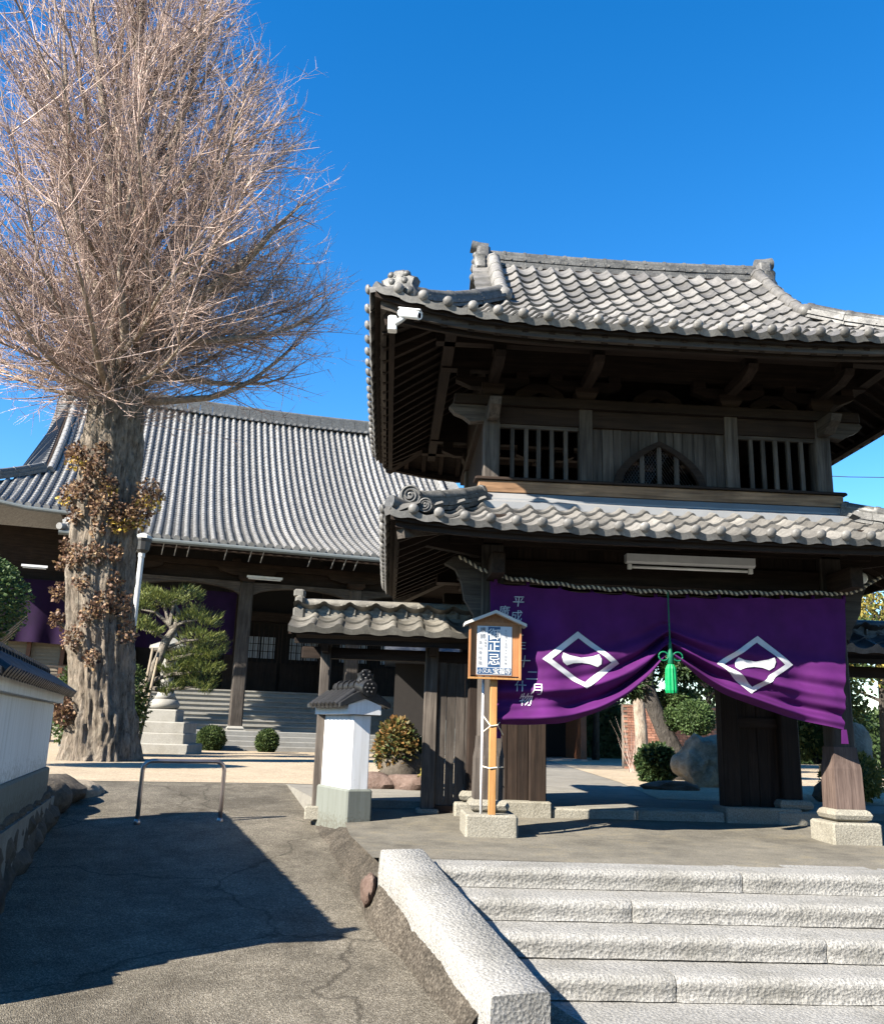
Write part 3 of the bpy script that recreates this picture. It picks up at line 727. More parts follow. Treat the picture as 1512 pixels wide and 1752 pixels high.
# metal flashing where the lower roof meets the upper storey
def flashing(pts_a, along, lim, name='metal_flashing'):
    b = MB(); b.prism(pts_a, along, -lim, lim); return part(name, 'grey_metal', b)
for sy in (-1, 1):
    flashing([(sy*1.62, 3.37), (sy*1.66, 3.335), (sy*1.66, 3.41), (sy*1.55, 3.46), (sy*1.55, 3.475), (sy*1.46, 3.56), (sy*1.36, 3.56), (sy*1.36, 3.30)], 0, 2.17)
for sx in (-1, 1):
    flashing([(sx*2.14, 3.37), (sx*2.18, 3.335), (sx*2.18, 3.41), (sx*2.07, 3.46), (sx*2.07, 3.475), (sx*2.06, 3.52), (sx*1.96, 3.52), (sx*1.96, 3.30)], 1, 1.55)
    b = MB(); b.sphere((sx*2.15, -1.60, 3.47), 0.10, 12, 8, 1.0, 1.0, 0.7); part('flashing_cap', 'white_metal', b, gate, 60)

# --- upper storey
beam('sill_beam', -2.06, 2.06, -1.475, -1.30, 3.565, 3.70, 'sill_wood'); beam('sill_ledge', -2.10, 2.10, -1.50, -1.28, 3.704, 3.735, 'old_wood_x')
beam('head_rail', -2.0, 2.0, -1.385, -1.26, 4.40, 4.60, 'old_wood_x'); beam('wall_plate', -2.35, 2.35, -1.44, -1.22, 4.603, 4.72, 'old_wood_x')
for sx in (-1, 1):
    for yy in (-1.3, 1.3):
        b = MB(); b.cbox(sx*1.91-0.09, sx*1.91+0.09, yy-0.09, yy+0.09, 3.735, 4.60, 0.012); part('corner_post', 'grey_wood_z', b)
    b = MB(); b.cbox(sx*0.84-0.075, sx*0.84+0.075, -1.40, -1.25, 3.735, 4.62, 0.01); part('wall_post', 'grey_wood_z', b)
    b = MB(); b.box(min(sx*0.92, sx*1.82), max(sx*0.92, sx*1.82), -1.36, -1.31, 4.355, 4.398); part('window_rail', 'grey_wood_x', b)
    for k in range(5):
        x = sx*(0.92+0.90*(k+1)/6)+random.uniform(-0.008, 0.008); b = MB(); b.box(x-0.022, x+0.022, -1.355, -1.315, 3.735, 4.357); part('window_bar', 'grey_wood_z', b)
    for k in range(10):
        y = -1.2+k*0.24; b = MB(); b.box(sx*1.93-0.02, sx*1.93+0.02, y, y+0.236, 3.5, 4.6); part('side_plank', 'old_wood_z', b)
    b = MB(); b.cbox(min(sx*1.85, sx*2.06), max(sx*1.85, sx*2.06), -1.28, 1.46, 3.565, 3.70, 0.01); part('side_sill_beam', 'old_wood_y', b)
    b = MB(); b.cbox(sx*1.91-0.11, sx*1.91+0.11, -1.95, 1.95, 4.603, 4.718, 0.01) if False else b.cbox(sx*1.91-0.10, sx*1.91+0.10, -1.20, 2.0, 4.60, 4.715, 0.01); part('side_plate', 'old_wood_y', b)
b = MB(); b.box(-1.9, 1.9, 1.24, 1.30, 3.5, 4.72); part('rear_wall', 'old_wood_z', b)
b = MB(); b.box(-1.9, 1.9, -1.25, 1.25, 3.40, 3.44); part('upper_floor', 'old_wood_x', b)
# planks of the middle bay cut round the pointed window
def arch(x):
    t = min(1, abs(x)/0.47)
    return 3.735+0.49*(1-t)**0.85*0.55+0.49*0.45*math.sqrt(max(0, 1-t**2.4)) if t < 1 else 3.735
xs = [-0.765]
while xs[-1] < 0.74: xs.append(xs[-1]+random.uniform(0.085, 0.135))
xs[-1] = 0.765
for a, c in zip(xs[:-1], xs[1:]):
    n = 6; y0 = -1.335+random.uniform(-0.006, 0.006); b = MB(); bot = [(a+0.003+(c-a-0.006)*i/n) for i in range(n+1)]
    poly = [(x, arch(x)+0.0) for x in bot]+[(c-0.003, 4.40), (a+0.003, 4.40)]
    b.prism(poly, 1, y0, y0+0.03); part('wall_plank', 'grey_wood_z', b)
b = MB(); n = 40; up = [(-0.52+1.04*i/n) for i in range(n+1)]
outer = [(x*1.0, arch(x*0.47/0.52)+0.045) for x in up]; inner = [(x*0.86, arch(x*0.47/0.52)-0.015) for x in up]
outer[0] = (-0.53, 3.735); outer[-1] = (0.53, 3.735); inner[0] = (-0.45, 3.735); inner[-1] = (0.45, 3.735)
vs = []
for o, i_ in zip(outer, inner):
    vs += [(o[0], -1.395, o[1]), (o[0], -1.33, o[1]), (i_[0], -1.33, max(3.735, i_[1])), (i_[0], -1.395, max(3.735, i_[1]))]
b.add(vs, [(k*4+j, k*4+(j+1) % 4, k*4+4+(j+1) % 4, k*4+4+j) for k in range(n) for j in range(4)]); aw = part('pointed_window', 'old_wood_x', b)
for x in (-0.2, 0.0, 0.2):
    b = MB(); b.box(x-0.025, x+0.025, -1.37, -1.335, 3.735, arch(x)-0.005); part('window_bar', 'grey_wood_z', b, aw)
b = MB()
for k in range(-9, 26):
    for sg in (1, -1):
        # diamond wire net, clipped to the arch
        seg = []
        for i in range(41):
            x = -0.46+0.92*i/40; z = 3.735+(k*0.055+sg*(x+0.46)*1.55-(0 if sg > 0 else -0.0))
            ok = 3.735 < z < arch(x)-0.01
            if ok: seg.append((x, -1.318, z))
            if (not ok or i == 40) and len(seg) > 1: b.tube([seg[0], seg[-1]], 0.0028, 3, False)
            if not ok: seg = []
b.build('wire_net', 'steel', aw, kind='stuff', fix=False)
# brackets under the upper eave
for x in (-1.91, -0.84, 0.84, 1.91):
    for sy in (-1, 1):
        y = sy*1.32
        b = MB(); b.lathe([(0.13, 4.72), (0.185, 4.79), (0.185, 4.86)], (x, y, 0), 4); bl = part('bearing_block', 'old_wood_x', b)
        b = MB(); b.prism([(x-0.42, 4.95), (x-0.42, 4.90), (x-0.25, 4.83), (x+0.25, 4.83), (x+0.42, 4.90), (x+0.42, 4.95)], 1, y-0.06, y+0.06); part('bracket_arm', 'old_wood_x', b)
        b = MB(); b.prism([(sy*1.2, 4.96), (sy*1.2, 4.85), (sy*1.9, 4.85), (sy*2.08, 4.90), (sy*2.12, 4.96)], 0, x-0.055, x+0.055); part('bracket_arm', 'old_wood_y', b)
        for dx in (-0.34, 0.34):
            b = MB(); b.box(x+dx-0.07, x+dx+0.07, y-0.07, y+0.07, 4.953, 5.03); part('bearing_block', 'old_wood_x', b)
        b = MB(); b.box(x-0.07, x+0.07, sy*1.98-0.07, sy*1.98+0.07, 4.965, 5.05); part('bearing_block', 'old_wood_x', b)
for sy in (-1, 1):
    beam('eave_purlin', -2.6, 2.6, sy*1.98-0.06, sy*1.98+0.06, 5.053, 5.17); beam('wall_purlin', -2.5, 2.5, sy*1.32-0.06, sy*1.32+0.06, 5.033, 5.5)
for sx in (-1, 1):
    b = MB(); b.cbox(sx*2.45-0.06, sx*2.45+0.06, -2.3, 2.3, 5.053, 5.17, 0.01); part('eave_purlin', 'old_wood_y', b)
    b = MB(); b.box(sx*1.93-0.05, sx*1.93+0.05, -1.25, 1.25, 4.73, 5.5); part('side_frieze', 'old_wood_y', b)
    # carved beam nosings past the corner post
    b = MB(); b.prism([(sx*1.99, 4.42), (sx*2.16, 4.40), (sx*2.24, 4.46), (sx*2.34, 4.50), (sx*2.40, 4.57), (sx*2.34, 4.63), (sx*1.99, 4.60)], 1, -1.385, -1.27); part('carved_nosing', 'grey_wood_x', b)
    b = MB(); b.prism([(-1.38, 4.42), (-1.55, 4.40), (-1.63, 4.46), (-1.72, 4.50), (-1.76, 4.57), (-1.70, 4.60), (-1.38, 4.60)], 0, sx*1.91-0.06, sx*1.91+0.06); part('carved_nosing', 'grey_wood_y', b)
for x in (-1.37, 0.0, 1.37):
    b = MB(); b.prism([(x-0.30, 4.722), (x-0.26, 4.80), (x-0.10, 4.90), (x+0.10, 4.90), (x+0.26, 4.80), (x+0.30, 4.722), (x+0.16, 4.722), (x, 4.80), (x-0.16, 4.722)], 1, -1.37, -1.29); part('frog_leg_strut', 'old_wood_x', b)

# --- upper roof
UR = Roof(3.25, 2.8, 4.925, 2.13, 2.65, 0.60, 0.27, 1.85)
upper = part('upper_roof', 'old_wood_x', UR.deck(2.65, 0.05, 74, 56))
place_tiles(UR, upper, [q for q in UR.tiles(0, 2.66) if q[2].translation.x < 2.6], g_eave, g_field)
rest = [q for q in UR.tiles(0, 2.66) if q[2].translation.x >= 2.6]
lst = UR.tiles(1, 1.45); place_tiles(UR, upper, [q for q in lst if q[0] == 0], g_eave, g_field)
join_tiles(rest+[q for q in lst if q[0]]+UR.tiles(2, 2.66)+UR.tiles(3, 1.45), g_eave, g_field, upper, 'gate_tile')
rafters(UR, upper, (0, 1, 2, 3), 1.5, 0.12, 0.26, 0.062, 0.085)
fascia(UR, upper, 0.06, -0.135, -0.045, 0.06, 'grey_wood_x', 'fascia_board'); fascia(UR, upper, 0.15, -0.205, -0.14, 0.06, 'old_wood_x', 'lower_fascia_board')
for sx in (-1, 1):
    for sy in (-1, 1):
        b = MB(); us = (1.40, 1.1, 0.8, 0.5, 0.22)
        pts = [Vector((sx*(3.25-u), sy*(2.8-u), UR.h(sx*(3.25-u), sy*(2.8-u))+0.05)) for u in us]
        ridge_stack(b, pts, 0.20, 3, 0.042, 0.062, seg=0.26)
        e = pts[-1]; f = Vector((sx*0.35, sy*1.0, 0)).normalized()
        oni(b, e+Vector((sx*-0.02, sy*0.03, -0.03)), 0.27, f)
        b.tube([e+Vector((0, 0, 0.0)), e+Vector((sx*0.24, sy*0.12, 0.04))], [0.075, 0.085], 12)
        part('hip_ridge', 'ridge_tile', b, upper, 45)
        b = MB(); b.bar((sx*1.9, sy*1.45, UR.h(sx*1.9, sy*1.45)-0.25), (sx*3.12, sy*2.67, UR.h(sx*3.12, sy*2.67)-0.17), 0.11, 0.17); part('hip_rafter', 'old_wood_x', b, upper)
        # descending ridge beside the gable and the verge tiles outside it
        b = MB(); us = [1.42+(2.62-1.42)*k/5 for k in range(6)]
        pts = [Vector((sx*1.80, sy*(2.8-u), UR.prof(u)+0.06)) for u in us][::-1]
        ridge_stack(b, pts, 0.17, 1, 0.045, 0.085, seg=0.2); e = pts[-1]
        b.sphere(e+Vector((0, sy*0.04, 0.06)), 0.095, 10, 8)
        part('descending_ridge', 'gate_tile', b, upper, 45)
        for k in range(4):
            u = 1.86+k*0.19; y = sy*(2.8-u); z = UR.prof(u)+0.01
            b = MB(); q = 0.235; zz = UR.prof(u+q)+0.01
            vs = [(sx*1.78, y-sy*0.03, z+0.075), (sx*2.08, y-sy*0.03, z+0.04), (sx*2.08, y+sy*-q, zz-0.03), (sx*1.78, y+sy*-q, zz)]
            vs += [(p[0], p[1], p[2]-0.045) for p in vs]
            b.add(vs, [(0, 1, 2, 3), (7, 6, 5, 4), (0, 4, 5, 1), (1, 5, 6, 2), (2, 6, 7, 3), (3, 7, 4, 0)]); part('verge_tile', 'gate_tile', b, upper)
    b = MB(); b.prism([(-1.3, UR.prof(1.45)-0.02), (1.3, UR.prof(1.45)-0.02), (0, UR.prof(2.7)-0.1)], 0, sx*1.86-0.03, sx*1.86+0.03); part('gable_wall', 'old_wood_z', b, upper)
b = MB(); zr = UR.prof(2.65)-0.06
def rz(x): return zr+0.035*(abs(x)/1.9)**2
pts = [(-1.93+3.86*i/14, 0, rz(-1.93+3.86*i/14)) for i in range(15)]
ridge_stack(b, pts, 0.30, 5, 0.052, 0.07, seg=0.3); main = part('main_ridge', 'ridge_tile', b, upper, 45)
for row, (dz, sp, r_, yo) in enumerate(((0.040, 0.22, 0.032, 0.175), (0.185, 0.19, 0.018, 0.125))):
    for k in range(int(3.7/sp)):
        x = -1.83+k*sp+row*0.08
        for sy in (-1, 1):
            b = MB(); b.tube([(x, sy*(yo-0.06), rz(x)+dz), (x, sy*(yo+0.012), rz(x)+dz)], r_, 8); part('ridge_stub', 'gate_tile', b, upper)
for sx in (-1, 1):
    b = MB(); oni(b, (sx*1.99, 0, zr-0.05), 0.30, (sx, 0, 0)); b.cbox(sx*1.93-0.09, sx*1.93+0.09, -0.17, 0.17, zr-0.02, zr+0.38, 0.03)
    b.tube([(sx*1.86, 0, zr+0.40), (sx*1.98, 0, zr+0.41), (sx*2.09, 0, zr+0.43)], [0.08, 0.08, 0.085], 12); part('ridge_end_tile', 'ridge_tile', b, upper, 45)
# ================================================================ curtain, rope, tassel
HEM = [(1.02, 1.70), (1.40, 1.70), (1.80, 1.73), (2.15, 1.86), (2.42, 2.02), (2.66, 2.24), (2.86, 2.46), (2.90, 2.46), (3.15, 2.27), (3.52, 2.05), (4.07, 1.87), (4.67, 1.75), (4.95, 1.72)]
TOPZ = [(0.9, 3.20), (1.2, 3.16), (2.0, 3.09), (2.88, 3.065), (3.8, 3.10), (4.95, 3.14)]
def hem(x): return sum(interp(HEM, x+d) for d in (-0.08, -0.04, 0, 0.04, 0.08))/5 if abs(x-2.88) > 0.10 else interp(HEM, x)
def topz(x): return interp(TOPZ, x)-0.020*abs(math.sin((x-1.02)/0.36*math.pi))**0.7*0.8
def sstep(a, b, x):
    t = min(1, max(0, (x-a)/(b-a))); return t*t*(3-2*t)
CY0 = 9.16
def cloth_y(x, z):
    zt, zh = topz(x), hem(x); v = min(1.02, max(0, (zt-z)/(zt-zh))); side = -1 if x < 2.88 else 1
    c = 1-min(1, abs(x-2.88)/1.85)             # 1 at the gather, 0 at the outer edge
    low = sstep(0.30, 0.95, v)
    y = CY0+0.026*math.sin(x*7.3+1.0+side)*(0.3+0.7*v)+0.016*math.sin(x*13.1+2)*v+0.010*math.sin(x*17+z*2)*(1-low)
    y -= 0.10*low*(1-c)**0.5*0.6               # lower part bellies out
    ph = 2*math.pi*(3.4*v**1.7)+1.6*math.sin(x*1.9+side)*0.6
    y -= low*(0.030+0.075*c**0.8)*math.sin(ph)
    y -= low*0.020*math.sin(2*ph+x*3)
    y += 0.03*c**3*v+0.10*(1-sstep(1.32, 1.75, x))
    return y
def cloth_x(u, v):
    a = 1.02+0.09*v**1.5; b = 4.83-0.17*v**1.5; return a+(b-a)*u
b = MB()
def cf(u, v):
    x = cloth_x(u, v); z = topz(x)+(hem(x)-topz(x))*v; return (x-2.9, cloth_y(x, z)-9.27, z-3.1)
b.grid(cf, 220, 130)
cur = b.build('ceremonial_curtain', 'purple_cloth', smooth=True, label='large purple cloth curtain with white diamond crests gathered at the middle under the gate', cat='curtain')
cur.location = (2.9, 9.27, 3.1)
def drape(pts2, faces, name, lift=0.009, mat='white_print'):
    # lay a flat figure (world x,z) on the cloth
    bm = bmesh.new(); vs = [bm.verts.new((x, 0, z)) for x, z in pts2]
    for f in faces:
        try: bm.faces.new([vs[i] for i in f])
        except ValueError: pass
    bmesh.ops.triangulate(bm, faces=bm.faces)
    for _ in range(6):
        es = [e for e in bm.edges if e.calc_length() > 0.022]
        if not es: break
        bmesh.ops.subdivide_edges(bm, edges=es, cuts=1); bmesh.ops.triangulate(bm, faces=[f for f in bm.faces if len(f.verts) > 3])
    for v in bm.verts: v.co = Vector((v.co.x-2.9, cloth_y(v.co.x, v.co.z)-9.27-lift, v.co.z-3.1))
    bmesh.ops.recalc_face_normals(bm, faces=bm.faces)
    me = bpy.data.meshes.new(name); bm.to_mesh(me); bm.free(); me.materials.append(M[mat]); me.shade_smooth()
    return link(name, me, cur)
def crest(T, Rr, B, L):
    T, Rr, B, L = map(Vector, (T, Rr, B, L)); C = (T+Rr+B+L)/4
    out = [T, Rr, B, L]; k = 0.77; inn = [C+(p-C)*k for p in out]; pts = out+inn
    drape([(p.x, p.y) for p in pts], [(i, (i+1) % 4, (i+1) % 4+4, i+4) for i in range(4)], 'crest_frame')
    ex = (Rr-L)/2; ez = (T-B)/2
    half = [(-0.52, 0.10), (-0.46, 0.30), (-0.30, 0.20), (0.0, 0.12), (0.30, 0.20), (0.46, 0.30), (0.52, 0.10), (0.50, -0.12), (0.40, -0.25), (0.22, -0.14), (0.0, -0.10), (-0.22, -0.14), (-0.40, -0.25), (-0.50, -0.12)]
    fine = []
    for i in range(len(half)):
        a, b2 = Vector(half[i]), Vector(half[(i+1) % len(half)]); fine += [a, (a+b2)/2]
    pts = [C+ex*(p.x*0.98)+ez*(p.y*0.80) for p in fine]; pts.append(C)
    n = len(fine); drape([(p.x, p.y) for p in pts], [(i, (i+1) % n, n) for i in range(n)], 'crest_stroke')
crest((1.94, 2.67), (2.37, 2.35), (2.01, 2.08), (1.56, 2.37)); crest((3.85, 2.69), (4.21, 2.40), (3.75, 2.09), (3.39, 2.38))
for ch, x, z, s in (('平', 1.325, 2.97, 0.125), ('成', 1.305, 2.82, 0.125), ('二', 1.325, 2.655, 0.13), ('年', 1.345, 2.50, 0.13), ('十', 1.385, 2.345, 0.13), ('二', 1.465, 2.20, 0.12), ('月', 1.50, 2.06, 0.13),
                    ('廣', 1.175, 2.865, 0.125), ('寺', 1.30, 2.235, 0.125), ('什', 1.345, 2.09, 0.125), ('物', 1.405, 1.955, 0.135)):
    vs, fs = text_mesh(ch, s)
    if vs: drape([(x+p[0]-p[1]*-0.12, z+p[1]-0.02*p[0]) for p in vs], fs, 'lettering')
for k in range(12):
    x = 1.08+k*0.345; b = MB(); z = topz(x); b.cbox(x-0.018-2.9, x+0.018-2.9, -0.018, 0.012, z-3.1-0.03, z-3.1+0.055, 0.004); b.build('hanging_loop', 'purple_cloth', cur)
for x in (1.12, 4.66):
    b = MB(); z = hem(x); y = cloth_y(x, z)-9.27; b.prism([(x-2.925, z-3.10), (x-2.875, z-3.10), (x-2.865, z-3.24), (x-2.935, z-3.24)], 1, y-0.006, y+0.006); b.build('corner_tab', 'purple_cloth', cur)
# twisted rope
def rope_z(x):
    base = interp([(0.68, 3.40), (0.95, 3.27), (1.2, 3.20), (2.0, 3.13), (2.88, 3.115), (3.8, 3.14), (4.92, 3.18), (5.3, 3.38)], x)
    return base+0.018*abs(math.cos((x-1.08)/0.345*math.pi))
for ph, mt, nm in ((0, 'rope', 'a'), (math.pi, 'wire', 'b')):
    if ph == 0:
        rp = thing('hanging_rope', 'twisted pale and dark rope strung along the top of the purple curtain', 'rope', (2.9, 9.20, 3.1))
    pts = []; x = 0.68
    while x < 5.3:
        t = x/0.055*2*math.pi+ph; pts.append((x-2.9, 0.013*math.cos(t), rope_z(x)-3.1+0.013*math.sin(t))); x += 0.0075
    b = MB(); b.tube(pts, 0.0125, 5); b.build('strand', mt, rp, smooth=True)
# tassel
ts = thing('green_tassel', 'bright green silk tassel with looped bow hanging at the gather of the purple curtain', 'tassel', (2.885, 9.08, 2.06))
b = MB(); b.tube([(0, 0.02, 1.05), (0, 0.0, 0.5)], 0.007, 6); b.build('cord', 'dark_green_silk', ts)
b = MB(); n = 36; vs = []
for r_, z in ((0.052, 0.0), (0.060, 0.03), (0.057, 0.16), (0.052, 0.25), (0.035, 0.29), (0.018, 0.30)):
    for k in range(n): q = r_*(1+(0.10 if k % 3 == 0 else -0.03)); vs.append((q*math.cos(2*math.pi*k/n), q*math.sin(2*math.pi*k/n), z+(0.006*hash1(k) if z == 0 else 0)))
b.add(vs, [(i*n+k, i*n+(k+1) % n, (i+1)*n+(k+1) % n, (i+1)*n+k) for i in range(5) for k in range(n)]+[tuple(range(n-1, -1, -1))]); b.build('silk_skirt', 'green_silk', ts)
b = MB(); b.lathe([(0.012, 0.28), (0.032, 0.31), (0.030, 0.36), (0.036, 0.38), (0.022, 0.42), (0.016, 0.50), (0.010, 0.54)], n=12); b.build('knot', 'dark_green_silk', ts, smooth=True)
for sx in (-1, 1):
    b = MB(); b.tube([(sx*(0.075+0.05*math.cos(t*2*math.pi/16)), -0.01, 0.375+0.045*math.sin(t*2*math.pi/16)) for t in range(17)], 0.008, 6); b.build('bow_loop', 'dark_green_silk', ts, smooth=True)

# ================================================================ small fittings on the gate
fl = thing('fluorescent_light', 'long white fluorescent batten light fixed under the lower gate eave', 'light', (3.17, 9.2, 3.42))
b = MB(); b.prism([(-0.05, 0.10), (0.06, 0.10), (0.06, 0.02), (0.02, 0.0), (-0.02, 0.0), (-0.05, 0.02)], 0, -0.70, 0.70); b.build('housing', 'white_metal', fl)
b = MB(); b.tube([(-0.63, 0.0, -0.035), (0.63, 0.0, -0.035)], 0.016, 12); b.build('lamp_tube', 'tube_white', fl, smooth=True)
for sx in (-1, 1):
    b = MB(); b.cbox(sx*0.66-0.022, sx*0.66+0.022, -0.022, 0.022, -0.06, 0.0, 0.006); b.build('tube_holder', 'white_plastic', fl)
    b = MB(); b.box(sx*0.4-0.015, sx*0.4+0.015, 0.05, 0.26, 0.06, 0.08); b.build('wall_arm', 'dark_metal', fl)
rl = thing('round_lamp', 'small round white lamp beside the right gate post under the eave', 'lamp', (5.11, 9.3, 3.38))
b = MB(); b.sphere((0, -0.02, 0), 0.062, 14, 10, 1, 0.6, 1); b.build('glass_globe', 'white_plastic', rl, smooth=True)
b = MB(); b.tube([(0, 0.0, 0), (0, 0.10, 0), (-0.05, 0.14, 0.02)], [0.075, 0.06, 0.02], 14); b.build('lamp_base', 'dark_metal', rl, smooth=True)
cc = thing('security_camera', 'white bullet security camera mounted at the left corner of the upper gate eave', 'camera', (-0.11, 8.04, 5.50))
b = MB(); b.cbox(-0.06, 0.03, -0.04, 0.06, -0.075, 0.075, 0.012); b.build('mounting_box', 'white_plastic', cc)
b = MB(); b.tube([(0.02, -0.03, 0), (0.07, -0.09, 0.0), (0.11, -0.10, 0.03)], [0.035, 0.026, 0.022], 10); b.build('arm', 'white_metal', cc, smooth=True)
b = MB(); b.tube([(0.055, -0.10, 0.065), (0.060, -0.105, 0.064), (0.24, -0.16, 0.022), (0.245, -0.165, 0.02)], [0.036, 0.044, 0.044, 0.040], 14); body = b.build('camera_body', 'white_plastic', cc, smooth=False); smooth_angle(body)
b = MB(); b.tube([(0.246, -0.166, 0.0195), (0.25, -0.168, 0.0185)], 0.026, 12); b.build('lens', 'glass_black', body)
b = MB(); b.bar((0.05, -0.095, 0.112), (0.262, -0.165, 0.066), 0.085, 0.008); b.build('sun_hood', 'white_plastic', body)

# ================================================================ notice board on a post
sg = thing('notice_board', 'small roofed wooden notice board with blue and white poster on an orange post', 'notice board', (1.062, 9.14, 0.735))
b = MB(); b.cbox(-0.036, 0.036, -0.03, 0.03, 0.096, 1.60, 0.005); b.build('post', 'pale_wood', sg)
b = MB(); b.box(-0.25, 0.25, -0.045, -0.031, 1.44, 1.985); bd = b.build('board', 'board_wood', sg)
for sx in (-1, 1):
    b = MB(); b.box(min(sx*0.25, sx*0.268), max(sx*0.25, sx*0.268), -0.09, -0.02, 1.425, 1.99); b.build('side_rail', 'board_wood', sg)
b = MB(); b.box(-0.268, 0.268, -0.09, -0.02, 1.405, 1.424); b.build('bottom_rail', 'pale_wood', sg)
b = MB(); b.prism([(-0.248, 1.985), (0.248, 1.985), (0, 2.075)], 1, -0.045, -0.02); b.build('gable_board', 'board_wood', sg)
for sx in (-1, 1):
    b = MB(); b.prism([(0, 2.105), (sx*0.318, 1.972), (sx*0.318, 1.942), (0, 2.075)], 1, -0.125, 0.08); b.build('roof_board', 'white_wall_paint', sg)
b = MB(); b.box(-0.185, 0.175, -0.051, -0.046, 1.45, 1.945); po = b.build('poster', 'poster_white', sg)
b = MB(); b.box(-0.072, 0.055, -0.0535, -0.0515, 1.53, 1.938); b.build('poster_band', 'poster_blue', po)
b = MB(); b.box(-0.178, 0.168, -0.0535, -0.0515, 1.457, 1.522); b.build('poster_band', 'poster_blue', po)
def glyph(ch, x, z, s, mat, w=1.0, bold=0.0):
    vs, fs = text_mesh(ch, s)
    if not vs: return
    b = MB(); b.add([(x+p[0]*w, -0.0555, z+p[1]) for p in vs], fs); b.build('lettering', mat, po, fix=False)
    if bold:
        for k in (1, -1):
            b = MB(); b.add([(x+p[0]*w+k*bold, -0.0555-0.0004*(2+k), z+p[1]+bold*0.4*k) for p in vs], fs); b.build('lettering', mat, po, fix=False)
for ch, z in (('御', 1.862), ('正', 1.738), ('忌', 1.606)): glyph(ch, -0.008, z, 0.128, 'ink_white', 1.0, 0.0018)
for k, ch in enumerate('小又丸'): glyph(ch, -0.148+k*0.048, 1.489, 0.050, 'ink_white')
for k, ch in enumerate('宝福寺'): glyph(ch, 0.012+k*0.062, 1.490, 0.064, 'ink_white', 1, 0.0015)
for k, ch in enumerate('十二月十五日十六日午後'): glyph(ch, 0.112, 1.90-k*0.033, 0.030, 'ink_grey')
for k, ch in enumerate('講師'): glyph(ch, -0.125, 1.905-k*0.065, 0.058, 'ink_grey')
for k, ch in enumerate('布教使'): glyph(ch, -0.098, 1.80-k*0.03, 0.026, 'ink_grey')
for k, ch in enumerate('本山寺住職'): glyph(ch, -0.150, 1.775-k*0.052, 0.040, 'ink_grey')
b = MB(); b.tube([(-0.10, 0.06, 0.0), (-0.10, 0.06, 1.46)], 0.014, 8); b.build('conduit_pipe', 'white_metal', sg, smooth=True)
for z0, z1 in ((0.86, 1.03), (1.03, 0.86), (0.53, 0.54)):
    b = MB(); b.tube([(-0.10, 0.06, z0+0.02), (-0.03, -0.04, (z0+z1)/2), (0.04, -0.036, (z0+z1)/2+0.01), (0.13, 0.2, z1)], 0.006, 5); b.build('tie_cord', 'twine', sg)

# ================================================================ roofed side doors left and right of the gate
def wing(name, label, x0, x1, post_x, plank_x0, plank_x1, tile, seed, end):
    cx = (x0+x1)/2; w = (x1-x0)/2
    o = thing(name, label, 'side door', (cx, 10.8, FLOOR))
    L = lambda X: X-cx
    for px, ww in post_x:
        b = MB(); b.cbox(L(px)-ww/2, L(px)+ww/2, -0.07, 0.07, 0.10, 2.02, 0.01); part('post', 'grey_wood_z', b, o)
        b = MB(); b.cbox(L(px)-0.13, L(px)+0.13, -0.14, 0.14, -0.02, 0.12, 0.015); part('footing_stone', 'old_stone', b, o)
    b = MB(); b.cbox(L(x0)+0.12, L(x1)-0.05, -0.06, 0.06, 1.80, 1.93, 0.01); part('lintel', 'old_wood_x', b, o)
    b = MB(); b.cbox(L(x0)+0.06, L(x1)-0.03, -0.40, -0.34, 1.94, 2.0, 0.006); part('eave_beam', 'old_wood_x', b, o)
    for px, ww in post_x:
        b = MB(); b.prism([(-0.44, 1.94), (0.44, 1.94), (0.36, 1.86), (-0.36, 1.86)], 0, L(px)-0.04, L(px)+0.04); part('bracket_arm', 'old_wood_y', b, o)
    n = max(2, int(round((plank_x1-plank_x0)/0.125))); dx = (plank_x1-plank_x0)/n
    for k in range(n):
        a = plank_x0+k*dx; b = MB(); b.box(L(a)+0.003, L(a+dx)-0.003, -0.035+0.012*hash1(k, seed), 0.0, 0.16, 1.80); part('wall_plank', 'grey_wood_z', b, o)
    b = MB(); b.box(L(plank_x0), L(plank_x1), -0.06, 0.06, 0.06, 0.158); part('sill_beam', 'old_wood_x', b, o)
    rf = Roof(w, 0.52, 2.07, 0.22, 0.52, 1.0, 0.0, w)
    dk = part('roof', 'old_wood_x', rf.deck(0.5, 0.04, 8, 8), o)
    e = tile_mesh('eave_tile', tile, 0.31, 0.34, True, ball=0.0); f = tile_mesh('roof_tile', tile, 0.31, 0.34)
    for side in (0, 2): place_tiles(rf, dk, rf.tiles(side, 0.60, 0.31, 0.24), e, f)
    b = MB(); zb = 2.27
    for k in range(3): b.box(-w+0.12, w-0.05, -0.13+0.02*k, 0.13-0.02*k, zb+0.055*k, zb+0.050+0.055*k)
    b.tube([(-w+0.10, 0, zb+0.19), (w-0.05, 0, zb+0.19)], 0.055, 10); rg = part('ridge', tile, b, dk, 40)
    for k in range(3):
        m = int(2*w/0.31)
        for i in range(m):
            x = -w+0.26+0.31*i+(0.155 if k == 1 else 0)
            if x > w-0.1: continue
            b = MB(); y = -0.135+0.02*k; b.cbox(x-0.018, x+0.018, y-0.03, y+0.03, zb+0.055*k-0.01, zb+0.055*k+0.065, 0.008); part('ridge_stub', tile, b, dk)
    ex = -w+0.06 if end < 0 else w-0.06
    b = MB(); b.cbox(ex-0.07, ex+0.07, -0.15, 0.15, zb-0.06, zb+0.12, 0.02); b.cbox(ex-0.06, ex+0.06, -0.11, 0.11, zb+0.12, zb+0.27, 0.03); b.cbox(ex-0.085, ex+0.05, -0.07, 0.07, zb+0.27, zb+0.35, 0.02); part('ridge_end_tile', tile, b, dk)
    return o
